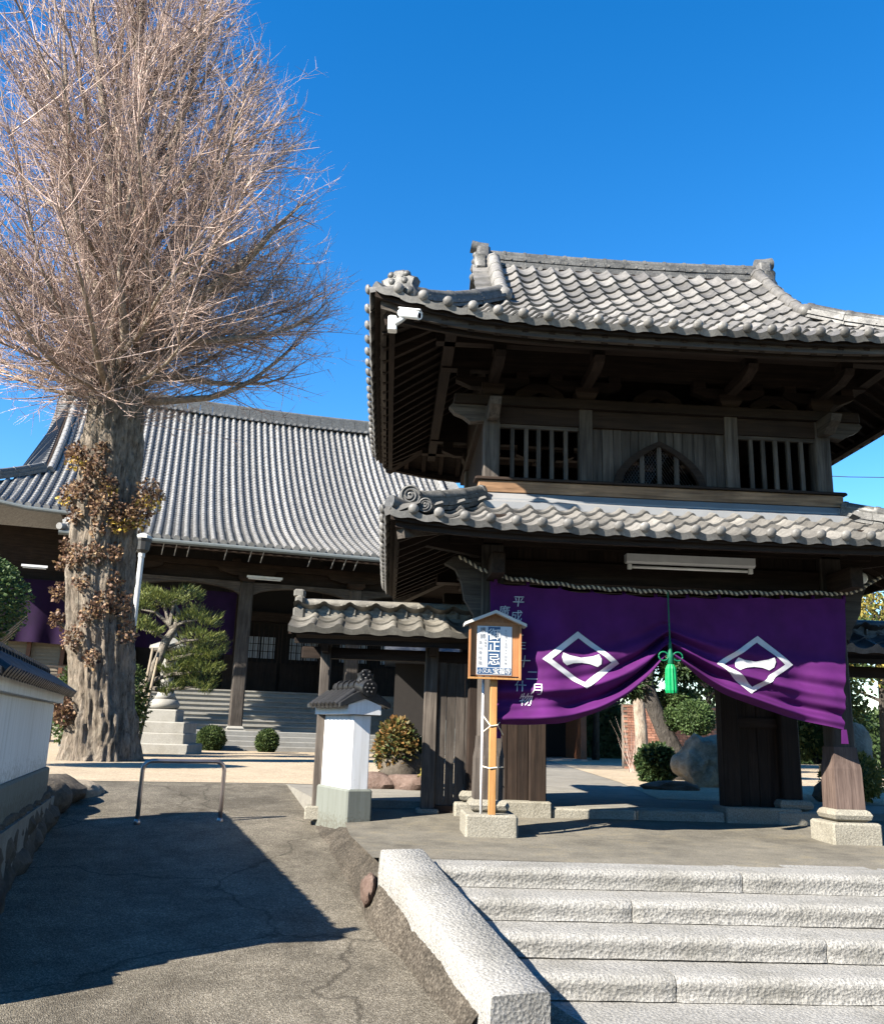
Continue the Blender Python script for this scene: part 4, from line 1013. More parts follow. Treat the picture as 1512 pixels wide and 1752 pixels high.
wing('side_door', 'roofed side doorway of grey planks joining the gate to the white wall', -1.18, 1.0, [(-0.77, 0.12), (0.50, 0.16)], 0.58, 1.02, 'wing_tile', 1, -1)
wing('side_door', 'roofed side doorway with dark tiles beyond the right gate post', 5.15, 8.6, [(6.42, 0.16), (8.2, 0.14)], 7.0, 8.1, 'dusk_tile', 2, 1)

# ================================================================ white plastered walls with black tile copings
def plaster_wall(name, label, loc, length, base_h, top_h, ymin, rz=A14, T=0.27):
    o = thing(name, label, 'wall', loc, rz)
    y0, y1 = ymin, ymin+length
    b = MB(); b.cbox(-0.04, T+0.04, y0-0.04, y1, -0.35, base_h, 0.02); part('wall_base', 'green_plaster', b, o)
    b = MB(); b.cbox(0, T, y0, y1, base_h, top_h, 0.012); part('wall_body', 'plaster', b, o)
    b = MB(); b.prism([(-0.085, top_h), (T+0.085, top_h), (T+0.085, top_h+0.10), (T/2, top_h+0.17), (-0.085, top_h+0.10)], 1, y0-0.06, y1); part('coping', 'plaster', b, o)
    b = MB(); c = T/2; ztop = top_h+0.27
    prof = [(-0.19, top_h+0.075), (-0.19, top_h+0.115), (c-0.14, ztop-0.05), (c, ztop+0.0), (c+0.14, ztop-0.05), (T+0.19, top_h+0.115), (T+0.19, top_h+0.075), (c, top_h+0.175)]
    b.prism(prof, 1, y0-0.09, y1); dk = part('coping_roof', 'black_tile', b, o)
    nt_ = int(length/0.125)
    for k in range(nt_):
        y = y0+0.02+k*0.125
        for sx in (-1, 1):
            b = MB(); xe = -0.205 if sx < 0 else T+0.205
            b.tube([(xe, y, top_h+0.095), (c+sx*0.10, y, ztop-0.015)], [0.042, 0.036], 10); p = part('coping_tile', 'black_tile', b, dk, 50)
    for k in range(int(length/0.16)):
        y = y0-0.02+k*0.16; b = MB(); b.tube([(c, y, ztop+0.045), (c, y+0.03, ztop+0.045), (c, y+0.035, ztop+0.043), (c, y+0.165, ztop+0.036)], [0.075, 0.075, 0.064, 0.062], 12); part('ridge_tile', 'black_tile', b, dk, 40)
    b = MB(); b.tube([(c, y0-0.17, ztop+0.01), (c, y0-0.02, ztop+0.03)], 0.088, 18)
    for k in range(6):
        q = k*math.pi/3; rr = 0.048 if k else 0.048
        b.sphere((c+0.048*math.cos(q), y0-0.172, ztop+0.01+0.048*math.sin(q)), 0.019, 8, 6)
    b.sphere((c, y0-0.172, ztop+0.01), 0.016, 8, 6); part('end_disc', 'black_tile', b, dk, 45)
    b = MB(); oni(b, (c, y0-0.04, ztop+0.06), 0.13, (0, -1, 0)); part('ridge_end_tile', 'black_tile', b, dk, 45)
    return o
plaster_wall('plaster_wall', 'short white plastered wall end with black tile coping beside the side doorway', (-0.38, 9.97, FLOOR), 0.95, 0.36, 1.145, 0.0, RAD(25), 0.22)
wl = plaster_wall('plaster_wall', 'long white plastered wall with black tile coping beside the big ginkgo trunk', (-3.88, 10.0, 0.92), 4.85, 0.20, 0.86, -4.85)
def facef(u, v):
    y = 5.3+6.9*u; x = left_edge(y); zb = ramp_z(x, y)-0.05; zt = 0.86+0.08*fbm(y*2.1, 3.0); z = zb+(zt-zb)*min(1, v/0.8)
    d = 0.16*abs(fbm(y*3.2, z*4.5, 1.0, 4))+0.05*fbm(y*11, z*13, 2, 2)
    return (x+4.0+0.06-d-0.10*v if v < 0.85 else x+4.0-0.55, y-11.9, z-0.3)
rw = thing('retaining_wall', 'rough dark stone retaining wall under the long white plastered wall', 'wall', (-4.0, 11.9, 0.3))
b = MB(); b.grid(facef, 170, 12); b.build('masonry_face', 'rubble', rw, smooth=True)
for k in range(34):
    y = 12.1-(k//2)*0.40-random.uniform(0, 0.12); lvl = k % 2
    x = left_edge(y)-0.16+random.uniform(-0.04, 0.04)-0.05*lvl; zg = ramp_z(x, y)
    top = COURT-0.03; z = zg+0.08+lvl*max(0.12, (top-zg)*0.55)
    if lvl and top-zg < 0.22: continue
    rock('stone', (x+4.0, y-11.9, z-0.3), (0.20, 0.27+0.05*hash1(k), 0.13+0.05*hash1(k, 3)+0.08*max(0, top-zg-0.2)), k*1.7, 'rubble', rw, 2, 0.22)
rock('stone', (0.10, 0.15, 0.42), (0.34, 0.42, 0.15), 91.0, 'rock', rw, 3, 0.2)
rock('stone', (0.02, -0.55, 0.46), (0.36, 0.45, 0.20), 92.0, 'rubble', rw, 3, 0.2)
rock('stone', (0.18, -1.25, 0.46), (0.30, 0.45, 0.22), 93.0, 'rubble', rw, 3, 0.2)
# ================================================================ tubular barrier on the ramp
br = thing('tube_barrier', 'low brown metal tube barrier standing across the ramp', 'barrier', (-2.25, 10.48, 0.53))
dx, dy = 0.41, 0.19
pts = [(-dx, -dy, -0.05), (-dx, -dy, 0.30), (-dx, -dy, 0.57)]
for k in range(1, 6): a = k/5*math.pi/2; pts.append((-dx+0.10*(1-math.cos(a))*0.91, -dy+0.10*(1-math.cos(a))*0.42, 0.57+0.10*math.sin(a)))
pts += [(p[0]*-1, p[1]*-1, p[2]) for p in pts[::-1]]
b = MB(); b.tube(pts, 0.024, 12); b.build('bent_tube', 'rail_metal', br, smooth=True)
for s in (-1, 1):
    b = MB(); b.lathe([(0.036, -0.02), (0.036, 0.03), (0.028, 0.06)], (s*dx, s*dy, 0), 12); b.build('ground_collar', 'rail_metal', br, smooth=True)
# ================================================================ the main hall
H0 = Vector((-5.45, 33.0, COURT))
hall = thing('main_hall', 'large temple hall with sweeping grey tiled roof and dark wooden porch behind the ginkgo', 'hall', H0, A14)
def hpart(name, mat, b, parent=hall, ang=None, **kw): return part(name, mat, b, parent, ang, **kw)
PR = [(-2.2, 6.95), (-0.4, 7.62), (1.5, 8.42), (3.5, 9.52), (6.0, 11.25), (8.5, 13.45), (11.0, 16.15)]
def hz(y):
    # smooth interpolation of the concave slope
    for i in range(len(PR)-1):
        if y <= PR[i+1][0] or i == len(PR)-2:
            a, c = PR[i], PR[i+1]; h = c[0]-a[0]; t = (y-a[0])/h
            ma = ((PR[i+1][1]-PR[max(0, i-1)][1])/(PR[i+1][0]-PR[max(0, i-1)][0])); j = min(len(PR)-1, i+2)
            mc = ((PR[j][1]-PR[i][1])/(PR[j][0]-PR[i][0]))
            return (2*t**3-3*t*t+1)*a[1]+(t**3-2*t*t+t)*h*ma+(-2*t**3+3*t*t)*c[1]+(t**3-t*t)*h*mc
VX0, VX1, EX0, EX1, KX0, KX1, EY, HB = -8.2, 10.0, -12.0, 13.8, -6.3, 9.6, 1.5, 5.3
def eave_y(x): return -2.2 if KX0 <= x <= KX1 else EY
def lift(x, y):
    if y > 6: return 0
    e = max(0, (EX0+6-x)/6, (x-EX1+6)/6); return 0.9*e**3*max(0, 1-(y-EY)/5)
def top_y(x):
    if x < VX0: return EY+(x-EX0)
    if x > VX1: return EY+(EX1-x)
    return 11.0
# boarding (front slope as strips), rear slope and gables
def slope_strip(xa, xb, y0, y1f, n, off, name, mat):
    b = MB(); nx = max(2, int((xb-xa)/0.8)); vs = []
    for j in range(n+1):
        for i in range(nx+1):
            x = xa+(xb-xa)*i/nx; yt = y1f(x); y = y0+(yt-y0)*j/n
            vs.append((x, y, hz(y)+lift(x, y)-off))
    N = len(vs); vs += [(p[0], p[1], p[2]-0.12) for p in vs]
    fs = []
    for j in range(n):
        for i in range(nx):
            a = j*(nx+1)+i; fs += [(a, a+1, a+nx+2, a+nx+1), (N+a, N+a+nx+1, N+a+nx+2, N+a+1)]
    for i in range(nx): fs += [(i, N+i, N+i+1, i+1), (n*(nx+1)+i, n*(nx+1)+i+1, N+n*(nx+1)+i+1, N+n*(nx+1)+i)]
    for j in range(n): fs += [(j*(nx+1), (j+1)*(nx+1), N+(j+1)*(nx+1), N+j*(nx+1)), (j*(nx+1)+nx, N+j*(nx+1)+nx, N+(j+1)*(nx+1)+nx, (j+1)*(nx+1)+nx)]
    b.add(vs, fs); return hpart(name, mat, b)
roofp = slope_strip(KX0, KX1, -2.2, top_y, 26, 0.0, 'front_roof', 'hall_ridge_tile')
slope_strip(VX0, KX0, EY, top_y, 22, 0.002, 'roof_slope', 'hall_ridge_tile'); slope_strip(KX1, VX1, EY, top_y, 22, 0.002, 'roof_slope', 'hall_ridge_tile')
slope_strip(EX0, VX0, EY, top_y, 10, 0.004, 'roof_slope', 'hall_ridge_tile'); slope_strip(VX1, EX1, EY, top_y, 10, 0.004, 'roof_slope', 'hall_ridge_tile')
b = MB()
for xa, xb in ((VX0, VX1),):
    b.grid(lambda u, v: (xa+(xb-xa)*u, 11.0+9.5*v, hz(11.0-9.5*v)-0.01), 4, 16)
hpart('rear_slope', 'hall_ridge_tile', b)
for xs_, sx in ((VX0, -1), (VX1, 1)):
    b = MB(); b.grid(lambda u, v: (xs_+sx*3.8*u, (EY+3.8*(1-u))+(19-2*3.8*(1-u))*v, hz(EY+3.8*(1-u))-0.02), 8, 6); hpart('side_slope', 'hall_ridge_tile', b)
    b = MB(); b.prism([(HB, hz(HB)-0.05), (22-HB, hz(HB)-0.05), (11, 16.0)], 0, xs_-0.02+sx*0.0, xs_-0.06*sx); hpart('gable_wall', 'old_wood_z', b)
# tile rolls, one piece for each course running down the slope
def roll(x, y0, y1, parent, r_=0.098):
    b = MB(); n = 7; seg = 0.34; y = y0; rings = []
    while y < y1-0.05:
        sl = (hz(y+0.01)-hz(y))/0.01; dy = seg/math.sqrt(1+sl*sl); ye = min(y+dy, y1)
        rings += [(y, r_*1.10), (ye-0.001, r_*0.96)]; y = ye
    vs = []
    for yy, rr in rings:
        sl = (hz(yy+0.02)-hz(yy-0.02))/0.04; nrm = Vector((0, -sl, 1)).normalized(); z = hz(yy)+lift(x, yy)
        for k in range(n):
            t = math.pi*k/(n-1); vs.append((x+rr*math.cos(t), yy+nrm.y*rr*1.25*math.sin(t), z+nrm.z*rr*1.25*math.sin(t)))
    m = len(rings); fs = [(i*n+k, i*n+k+1, (i+1)*n+k+1, (i+1)*n+k) for i in range(m-1) for k in range(n-1)]
    b.add(vs, fs)
    y = y0-0.03; z = hz(y0)+lift(x, y0)+0.03; b.tube([(x, y+0.06, z+0.02), (x, y-0.03, z)], r_*1.18, 12)
    o = hpart('tile_roll', 'hall_tile', b, parent, 35); return o
sp = 0.315; k = 0; x = EX0+0.2
while x < EX1-0.1:
    roll(x, eave_y(x), top_y(x)-0.05, roofp); x += sp
# field tiles seen between the rolls: shallow stepped courses as one skin
b = MB(); y = -2.2; steps = []
while y < 10.9:
    sl = (hz(y+0.01)-hz(y))/0.01; dy = 0.30/math.sqrt(1+sl*sl); steps.append((y, min(10.95, y+dy))); y += dy
for ya, yb in steps:
    for xa, xb, lo in ((KX0+0.02, KX1-0.02, -9), (VX0, KX0+0.02, EY), (KX1-0.02, VX1, EY)):
        if ya < lo: continue
        b.add([(xa, ya, hz(ya)+0.050), (xb, ya, hz(ya)+0.050), (xb, yb+0.02, hz(yb)+0.012), (xa, yb+0.02, hz(yb)+0.012), (xa, ya, hz(ya)+0.005), (xb, ya, hz(ya)+0.005)], [(0, 1, 2, 3), (4, 5, 1, 0)])
hpart('valley_tiles', 'hall_valley_tile', b, roofp, kind='stuff', fix=False)
# ridge
b = MB(); zr = 16.05
def rzh(x): return zr+0.25*((x-0.9)/9.1)**2
n = 30
for k in range(7):
    w = 0.62-0.05*k
    for i in range(n):
        xa = VX0-0.1+(VX1-VX0+0.2)*i/n; xb = VX0-0.1+(VX1-VX0+0.2)*(i+0.97)/n; za, zb = rzh(xa)+0.09*k, rzh(xb)+0.09*k
        b.bar((xa, 11, za+0.04), (xb, 11, zb+0.04), w, 0.075)
b.tube([(VX0-0.1+(VX1-VX0+0.2)*i/n, 11, rzh(VX0-0.1+(VX1-VX0+0.2)*i/n)+0.68) for i in range(n+1)], 0.13, 10)
hr = hpart('main_ridge', 'hall_ridge_tile', b, roofp)
k = 0; x = VX0+0.1
while x < VX1:
    b = MB(); b.tube([(x, 10.70, rzh(x)+0.07), (x, 10.60, rzh(x)+0.06)], 0.075, 10); hpart('ridge_stub', 'hall_tile', b, roofp); x += sp
for s, xx in ((-1, VX0-0.1), (1, VX1+0.1)):
    b = MB(); oni(b, (xx, 11, zr-0.3), 0.9, (s, 0, 0)); hpart('ridge_end_tile', 'hall_ridge_tile', b, roofp, 45)
    # verge of stacked tile edges, hip and corner
    for j in range(34):
        y = HB+0.1+(10.8-HB-0.1)*j/34; y2 = y+0.19; b = MB(); xa, xb = sorted((xx, xx+s*0.42))
        b.bar(((xa+xb)/2, y, hz(y)+0.10), ((xa+xb)/2, y2, hz(y2)+0.05), 0.44, 0.07); hpart('verge_tile', 'hall_tile', b, roofp)
    b = MB(); ys = [EY+0.15+(HB-EY-0.15)*j/8 for j in range(9)]
    pts = [Vector(((EX0+(y-EY)) if s < 0 else (EX1-(y-EY)), y, hz(y)+lift((EX0+(y-EY)) if s < 0 else (EX1-(y-EY)), y)+0.06)) for y in ys][::-1]
    ridge_stack(b, pts, 0.42, 4, 0.075, 0.12, seg=0.4); hpart('hip_ridge', 'hall_ridge_tile', b, roofp)
    b = MB(); pts = [Vector((xx-s*0.35, y, hz(y)+0.08)) for y in [10.7-(10.7-HB)*j/8 for j in range(9)]]
    ridge_stack(b, pts, 0.3, 2, 0.07, 0.13, seg=0.35); hpart('descending_ridge', 'hall_tile', b, roofp, 45)
b = MB(); oni(b, (KX0+0.15, -2.15, 7.05), 0.30, (-0.3, -1, 0)); b.tube([(KX0+0.1, -2.0, 7.1), (KX0-0.1, -2.45, 7.02)], 0.11, 12); hpart('porch_corner_tile', 'hall_tile', b, roofp, 45)
for xx in (KX0+0.05, KX1-0.05):
    b = MB(); ridge_stack(b, [Vector((xx, y, hz(y)+0.02)) for y in (1.4, 0.5, -0.5, -1.4, -2.1)], 0.28, 2, 0.06, 0.11, seg=0.35); hpart('porch_verge', 'hall_tile', b, roofp, 45)
# gutters and eave timber
b = MB(); b.tube([(KX0-0.1, -2.36, 6.83), (KX1+0.1, -2.36, 6.83)], 0.085, 10); hpart('gutter', 'gutter', b)
b = MB(); b.tube([(EX0, EY-0.16, 8.28+0.75), (EX0+2, EY-0.16, 8.62), (EX0+4, EY-0.16, 8.34), (KX0-0.1, EY-0.16, 8.28)], 0.085, 10); hpart('gutter', 'gutter', b)
b = MB(); b.box(KX0+0.05, KX1-0.05, -2.15, -2.0, 6.70, 6.83); hpart('fascia_board', 'old_wood_x', b)
x = KX0+0.3
while x < KX1:
    b = MB(); b.bar((x, -2.05, 6.72), (x, 0.9, 7.72), 0.10, 0.13); hpart('rafter', 'old_wood_y', b)
    if hash1(x) > 0.45:
        b = MB(); b.tube([(x, -2.36, 6.76), (x-0.05, -1.9, 6.45)], 0.018, 6); hpart('gutter_bracket', 'grey_metal', b)
    x += 0.42
# porch columns and beams
for cx in (-4.1, 0.0, 4.1, 8.2):
    b = MB(); b.cbox(cx-0.24, cx+0.24, -0.24, 0.24, 0.78, 6.0, 0.05); hpart('porch_column', 'grey_wood_z', b)
    b = MB(); b.cbox(cx-0.42, cx+0.42, -0.42, 0.42, 0.5, 0.66, 0.04); b.lathe([(0.38, 0.66), (0.42, 0.72), (0.34, 0.80)], (cx, 0, 0), 4); hpart('column_base', 'lantern_stone', b)
    b = MB(); b.lathe([(0.30, 6.0), (0.46, 6.12), (0.46, 6.24)], (cx, 0, 0), 4); hpart('bearing_block', 'old_wood_x', b)
    b = MB(); b.prism([(cx-1.1, 6.50), (cx-1.0, 6.36), (cx-0.5, 6.24), (cx+0.5, 6.24), (cx+1.0, 6.36), (cx+1.1, 6.50)], 1, -0.14, 0.14); hpart('bracket_arm', 'old_wood_x', b)
for xa in (-4.1, 0.0, 4.1):
    n = 14; poly = [(xa+0.24+(4.1-0.48)*i/n, 5.55+0.32*math.sin(math.pi*i/n)**0.6) for i in range(n+1)]+[(xa+3.86, 6.0), (xa+0.24, 6.0)]
    b = MB(); b.prism(poly, 1, -0.15, 0.15); hpart('rainbow_beam', 'grey_wood_x', b)
b = MB(); b.cbox(KX0+0.6, KX1-0.6, -0.13, 0.13, 6.50, 6.74, 0.02); hpart('porch_purlin', 'old_wood_x', b)
b = MB(); b.box(-4.3, 8.4, 0.16, 0.22, 5.95, 6.5); hpart('frieze_board', 'old_wood_x', b)
# stone steps, wooden steps, veranda
for k in range(4):
    b = MB(); b.cbox(-5.6, 9.6, -2.1+0.42*k, 1.0, 0.16*k-(0.3 if k == 0 else 0), 0.16*(k+1), 0.02); hpart('stone_step', 'hall_stone', b)
for k in range(8):
    b = MB(); b.box(-3.9, 8.0, 0.95+0.30*k, 1.35+0.30*k, 0.66+0.19*(k+1)-0.05, 0.66+0.19*(k+1)); hpart('stair_tread', 'lantern_stone', b)
    b = MB(); b.box(-3.9, 8.0, 1.0+0.30*k, 1.03+0.30*k, 0.60+0.19*k, 0.66+0.19*(k+1)-0.052); hpart('stair_riser', 'lantern_stone', b)
b = MB(); b.box(-10.5, 12.3, 3.4, 6.2, 2.08, 2.20); hpart('veranda_floor', 'grey_wood_x', b)
b = MB(); b.box(-10.4, 12.2, 3.42, 3.5, 1.86, 2.08); hpart('veranda_edge_beam', 'brown_post', b)
for x in [-10.3+1.9*i for i in range(13)]:
    if -4 < x < 8: continue
    b = MB(); b.cbox(x-0.10, x+0.10, 3.5, 3.7, 0, 2.08, 0.02); hpart('veranda_post', 'brown_post', b)
for z in (2.45, 2.75):
    for xa, xb in ((-10.4, -4.1), (8.2, 12.2)):
        b = MB(); b.box(xa, xb, 3.46, 3.52, z, z+0.07); hpart('veranda_rail', 'grey_wood_x', b)
# facade behind the porch
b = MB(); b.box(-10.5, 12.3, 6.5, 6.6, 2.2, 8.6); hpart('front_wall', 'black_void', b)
for x in (-8.2, -4.1, 0.0, 4.1, 8.2, 12.0):
    b = MB(); b.cbox(x-0.2, x+0.2, 6.0, 6.4, 2.2, 8.0, 0.04); hpart('hall_column', 'old_wood_z', b)
b = MB(); b.box(-10.5, 12.3, 6.05, 6.35, 5.3, 5.7); hpart('tie_beam', 'old_wood_x', b)
for xa in (-7.9, 0.35, 2.25, 4.5, 6.4):
    fr = MB(); w_, z0, z1 = 1.75, 2.25, 5.2
    fr.box(xa, xa+w_, 6.38, 6.42, z0, 3.55); dr = hpart('lattice_door', 'old_wood_z', fr)
    if xa > 0: 
        for pi in range(2):
            for pj in range(3):
                pa = xa+0.36+pi*0.66; 
                for pk in range(3):
                    b = MB(); x0_ = pa+pk*0.20; z0_ = 3.72+pj*0.32; b.box(x0_, x0_+0.18, 6.43, 6.44, z0_, z0_+0.29); hpart('pane', 'window_paper', b, dr)
    for i in range(9):
        b = MB(); b.box(xa+w_*i/8-0.02, xa+w_*i/8+0.02, 6.385, 6.43, 3.55, 5.2); hpart('door_bar', 'old_wood_z', b, dr)
# side bays at the far left: shutters
for k in range(3):
    xa = -10.2+k*1.25; b = MB(); b.box(xa, xa+1.1, 5.2, 5.25, 2.2, 4.3); sh = hpart('shutter', 'slat_wood', b)
    for j in range(14):
        b = MB(); b.box(xa+0.04, xa+1.06, 5.16, 5.198, 2.28+0.142*j, 2.36+0.142*j); hpart('shutter_slat', 'slat_wood', b, sh)
    b = MB(); b.box(xa+1.1, xa+1.25, 4.95, 5.1, 2.2, 5.6); hpart('shutter_post', 'brown_post', b)
b = MB(); b.box(-11.0, -6.2, 5.2, 5.3, 5.3, 8.4); hpart('side_wall_panel', 'old_wood_x', b)
# hall curtains and fittings
def hall_curtain(x0, x1, z0, z1, y, label):
    b = MB(); b.grid(lambda u, v: (x0+(x1-x0)*u, y+0.10*math.sin(u*(x1-x0)*5.0)*v, z1+(z0-z1)*v-0.25*v*math.sin(math.pi*u)**2*0.0-0.12*v*u), 60, 12)
    o = b.build('hall_curtain', 'shaded_purple_cloth', smooth=True, label=label, cat='curtain'); o.location = H0; o.rotation_euler = (0, 0, A14)
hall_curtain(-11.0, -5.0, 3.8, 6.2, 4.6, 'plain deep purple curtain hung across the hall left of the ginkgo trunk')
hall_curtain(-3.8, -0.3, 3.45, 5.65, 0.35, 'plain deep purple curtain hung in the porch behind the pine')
for (xa, ya, za, ln, lab) in ((0.6, -0.35, 6.18, 1.3, 'thin white fluorescent lamp under the hall porch beam'), (-7.6, 2.2, 6.35, 0.9, 'thin white fluorescent lamp above the left hall curtain')):
    b = MB(); b.box(-ln/2, ln/2, -0.05, 0.05, -0.04, 0.04); b.tube([(-ln/2+0.05, 0, -0.07), (ln/2-0.05, 0, -0.07)], 0.025, 8)
    o = b.build('tube_lamp', 'white_metal', label=lab, cat='lamp'); p = H0+E1*xa+E2*ya; o.location = (p.x, p.y, COURT+za); o.rotation_euler = (0, 0, A14)
# ================================================================ plants
def mesh_np(name, verts, faces, mat, smooth=False):
    """verts (N,3) array, faces (M,k) array of one size"""
    me = bpy.data.meshes.new(name); V = np.asarray(verts, np.float32); Fc = np.asarray(faces, np.int32)
    me.vertices.add(len(V)); me.vertices.foreach_set('co', V.ravel()); k = Fc.shape[1]
    me.loops.add(Fc.size); me.loops.foreach_set('vertex_index', Fc.ravel())
    me.polygons.add(len(Fc)); me.polygons.foreach_set('loop_start', np.arange(0, Fc.size, k, dtype=np.int32))
    me.update(calc_edges=True); me.validate(); me.materials.append(M[mat])
    if smooth: me.shade_smooth()
    return me
def unit(a): return a/np.maximum(1e-9, np.linalg.norm(a, axis=1, keepdims=True))
def leaf_cloud(P, Nn, size, rng, aspect=0.6, jitter=0.7):
    """folded leaf of two triangles at each point"""
    n = len(P); d = unit(Nn+rng.normal(0, jitter, (n, 3))); s = unit(np.cross(d, rng.normal(0, 1, (n, 3)))); u = np.cross(s, d)
    sz = size*rng.uniform(0.6, 1.3, (n, 1))
    a = P; b = P+d*sz*0.5+s*sz*aspect*0.5+u*sz*0.12; c = P+d*sz; e = P+d*sz*0.5-s*sz*aspect*0.5+u*sz*0.12
    V = np.stack([a, b, c, e], 1).reshape(-1, 3); i = np.arange(n)[:, None]*4
    return V, np.concatenate([i+np.array([[0, 1, 2]]), i+np.array([[0, 2, 3]])], 0)
def ball_points(n, c, r, rng, shell=0.55):
    d = unit(rng.normal(0, 1, (n, 3))); k = rng.uniform(shell, 1, (n, 1))**0.6; return np.array(c)+d*k*np.array(r), d
def shrub(name, label, cat, loc, r, n, size, mat, seed, group=None, lumps=7, lump=0.32, stems=True, cone=False, jitter=0.7, core=True):
    rng = np.random.default_rng(seed); o = thing(name, label, cat, loc, 0, group)
    d = unit(rng.normal(0, 1, (n, 3))); L = unit(rng.normal(0, 1, (lumps, 3)))
    k = 1+lump*(np.max(d@L.T, axis=1, keepdims=True)-0.75); k *= rng.uniform(0.72, 1.03, (n, 1))
    if cone: k *= np.clip(1.05-0.45*np.maximum(0, d[:, 2:3]), 0.3, 2)
    P = d*k*np.array(r)+np.array([0, 0, r[2]*0.95]); P[:, 2] = np.maximum(P[:, 2], 0.02)
    V, Fc = leaf_cloud(P, d, size, rng, 0.6, jitter); me = mesh_np('foliage', V, Fc, mat); link('foliage', me, o)
    if stems:
        b = MB()
        for k in range(5):
            a = k*1.3; b.tube([(0.03*math.cos(a), 0.03*math.sin(a), -0.05), (0.35*r[0]*math.cos(a), 0.35*r[1]*math.sin(a), r[2]*0.7), (0.6*r[0]*math.cos(a), 0.6*r[1]*math.sin(a), r[2]*1.3)], [0.03*r[0]+0.01, 0.02*r[0]+0.006, 0.004], 5)
        b.build('stem', 'dark_bark', o)
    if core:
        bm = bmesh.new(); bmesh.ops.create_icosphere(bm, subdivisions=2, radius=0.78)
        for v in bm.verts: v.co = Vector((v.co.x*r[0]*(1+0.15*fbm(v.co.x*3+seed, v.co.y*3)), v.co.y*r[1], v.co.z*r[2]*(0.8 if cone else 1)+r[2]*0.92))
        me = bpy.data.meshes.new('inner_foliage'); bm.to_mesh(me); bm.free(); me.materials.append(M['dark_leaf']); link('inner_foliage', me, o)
    return o
# ---------------------------------------------------------------- the old ginkgo
GK = Vector((-6.12, 20.0, COURT)); rng = np.random.default_rng(5)
tree = thing('ginkgo_tree', 'huge bare ginkgo tree with furrowed trunk and dense pinkish brown twigs', 'tree', GK)
def axis(z):   # trunk centre at height z above court
    return Vector((-0.50*sstep(0, 4.5, z)-0.02*max(0, z-4.5), 0.1*math.sin(z*0.4), z))
def trad(z): return interp([(-0.2, 0.84), (0.15, 0.75), (0.6, 0.69), (1.5, 0.66), (3.5, 0.71), (5.5, 0.70), (7.5, 0.60), (8.6, 0.60), (9.6, 0.52), (10.6, 0.36), (13, 0.2)], z)
NA, NZ = 150, 200; vs = []
for j in range(NZ+1):
    z = -0.2+11.2*j/NZ; c = axis(z); R0 = trad(z)
    for i in range(NA):
        t = 2*math.pi*i/NA; ca, sa = math.cos(t), math.sin(t)
        q = fbm(ca*7.5+0.5*fbm(z*0.8, ca), sa*7.5, z*0.35+3, 4); ridge = 1-min(1, abs(q)*4.5)*1.6
        q2 = fbm(ca*13, sa*13, z*0.9, 2)
        butt = 0.14*math.exp(-max(0, z)/0.5)*max(0, math.sin(t*5+0.7))
        lump = 0.10*max(0, fbm(ca*1.6+9, sa*1.6, z*0.55, 3))*2+0.28*max(0, fbm(ca*3.1+4, sa*3.1, z*1.25, 3)-0.12)
        r_ = R0*(1+0.075*ridge+0.03*q2+lump*1.3+butt-0.03); vs.append((c.x+r_*ca, c.y+r_*sa, z))
fs = [(j*NA+i, j*NA+(i+1) % NA, (j+1)*NA+(i+1) % NA, (j+1)*NA+i) for j in range(NZ) for i in range(NA)]
b = MB(); b.add(vs, fs); b.build('trunk', 'ginkgo_bark', tree, smooth=True, fix=False)
def env(z): return interp([(6.9, 2.0), (7.6, 3.8), (8.6, 4.7), (10.2, 5.0), (12, 5.05), (13.9, 4.8), (15.6, 4.15), (17, 3.65), (18.5, 3.0), (19.5, 2.2), (21, 0.9), (21.6, 0.2)], z)
def cen(z): return interp([(8, -0.35), (12, -0.60), (15.6, -1.0), (18.5, -1.3), (21, -1.45)], z)
def inside(p, k=1.0):
    return math.hypot(p.x-cen(p.z), p.y) < env(p.z)*k and p.z < 21.5
limbs = []
def grow(p, d, L, r0, up, wob, steps=10):
    pts = [p.copy()]; rr = [r0]; d = d.normalized()
    for k in range(steps):
        d = (d+Vector((0, 0, up))+Vector((random.gauss(0, wob), random.gauss(0, wob), random.gauss(0, wob)))).normalized()
        p = p+d*(L/steps); pts.append(p.copy()); rr.append(max(0.012, r0*(1-(k+1)/steps*0.93)))
        if not inside(p, 0.93): break
    m = len(pts)-1; rr = [max(0.010, r0*(1-0.95*(k/m)**0.8)) for k in range(m+1)]
    return pts, rr
for k in range(66):
    z0 = random.uniform(7.6, 10.8) if k < 38 else random.uniform(10.5, 17.0)
    a = k*2.399+random.uniform(-0.3, 0.3); el = RAD(random.uniform(-8, 62)) if z0 < 11 else RAD(random.uniform(15, 70))
    p = axis(min(z0, 11)); p.z = z0; p.x -= 0.06*max(0, z0-10)
    d = Vector((math.cos(a)*math.cos(el), math.sin(a)*math.cos(el), math.sin(el)))
    r0 = random.uniform(0.06, 0.15) if k < 34 else random.uniform(0.05, 0.09)
    limbs.append(grow(p+d*0.25, d, random.uniform(5.0, 10.5), r0, 0.085 if el < 0.8 else 0.04, 0.12, 13))
for k in range(12):
    a = k*2.399+0.8; el = RAD(random.uniform(4, 36)); z0 = random.uniform(7.8, 10.0); p = axis(z0); d = Vector((math.cos(a)*math.cos(el), math.sin(a)*math.cos(el), math.sin(el)))
    limbs.append(grow(p+d*0.3, d, random.uniform(4.2, 5.6), random.uniform(0.05, 0.10), 0.045, 0.12, 11))
limbs.append(grow(axis(9.6)+Vector((0.45, -0.3, 0)), Vector((0.95, -0.25, 0.48)), 7.0, 0.27, 0.05, 0.07, 12))
limbs.append(grow(axis(9.3)+Vector((0.4, -0.2, 0)), Vector((0.9, -0.1, 0.10)), 5.5, 0.15, 0.08, 0.08, 12))
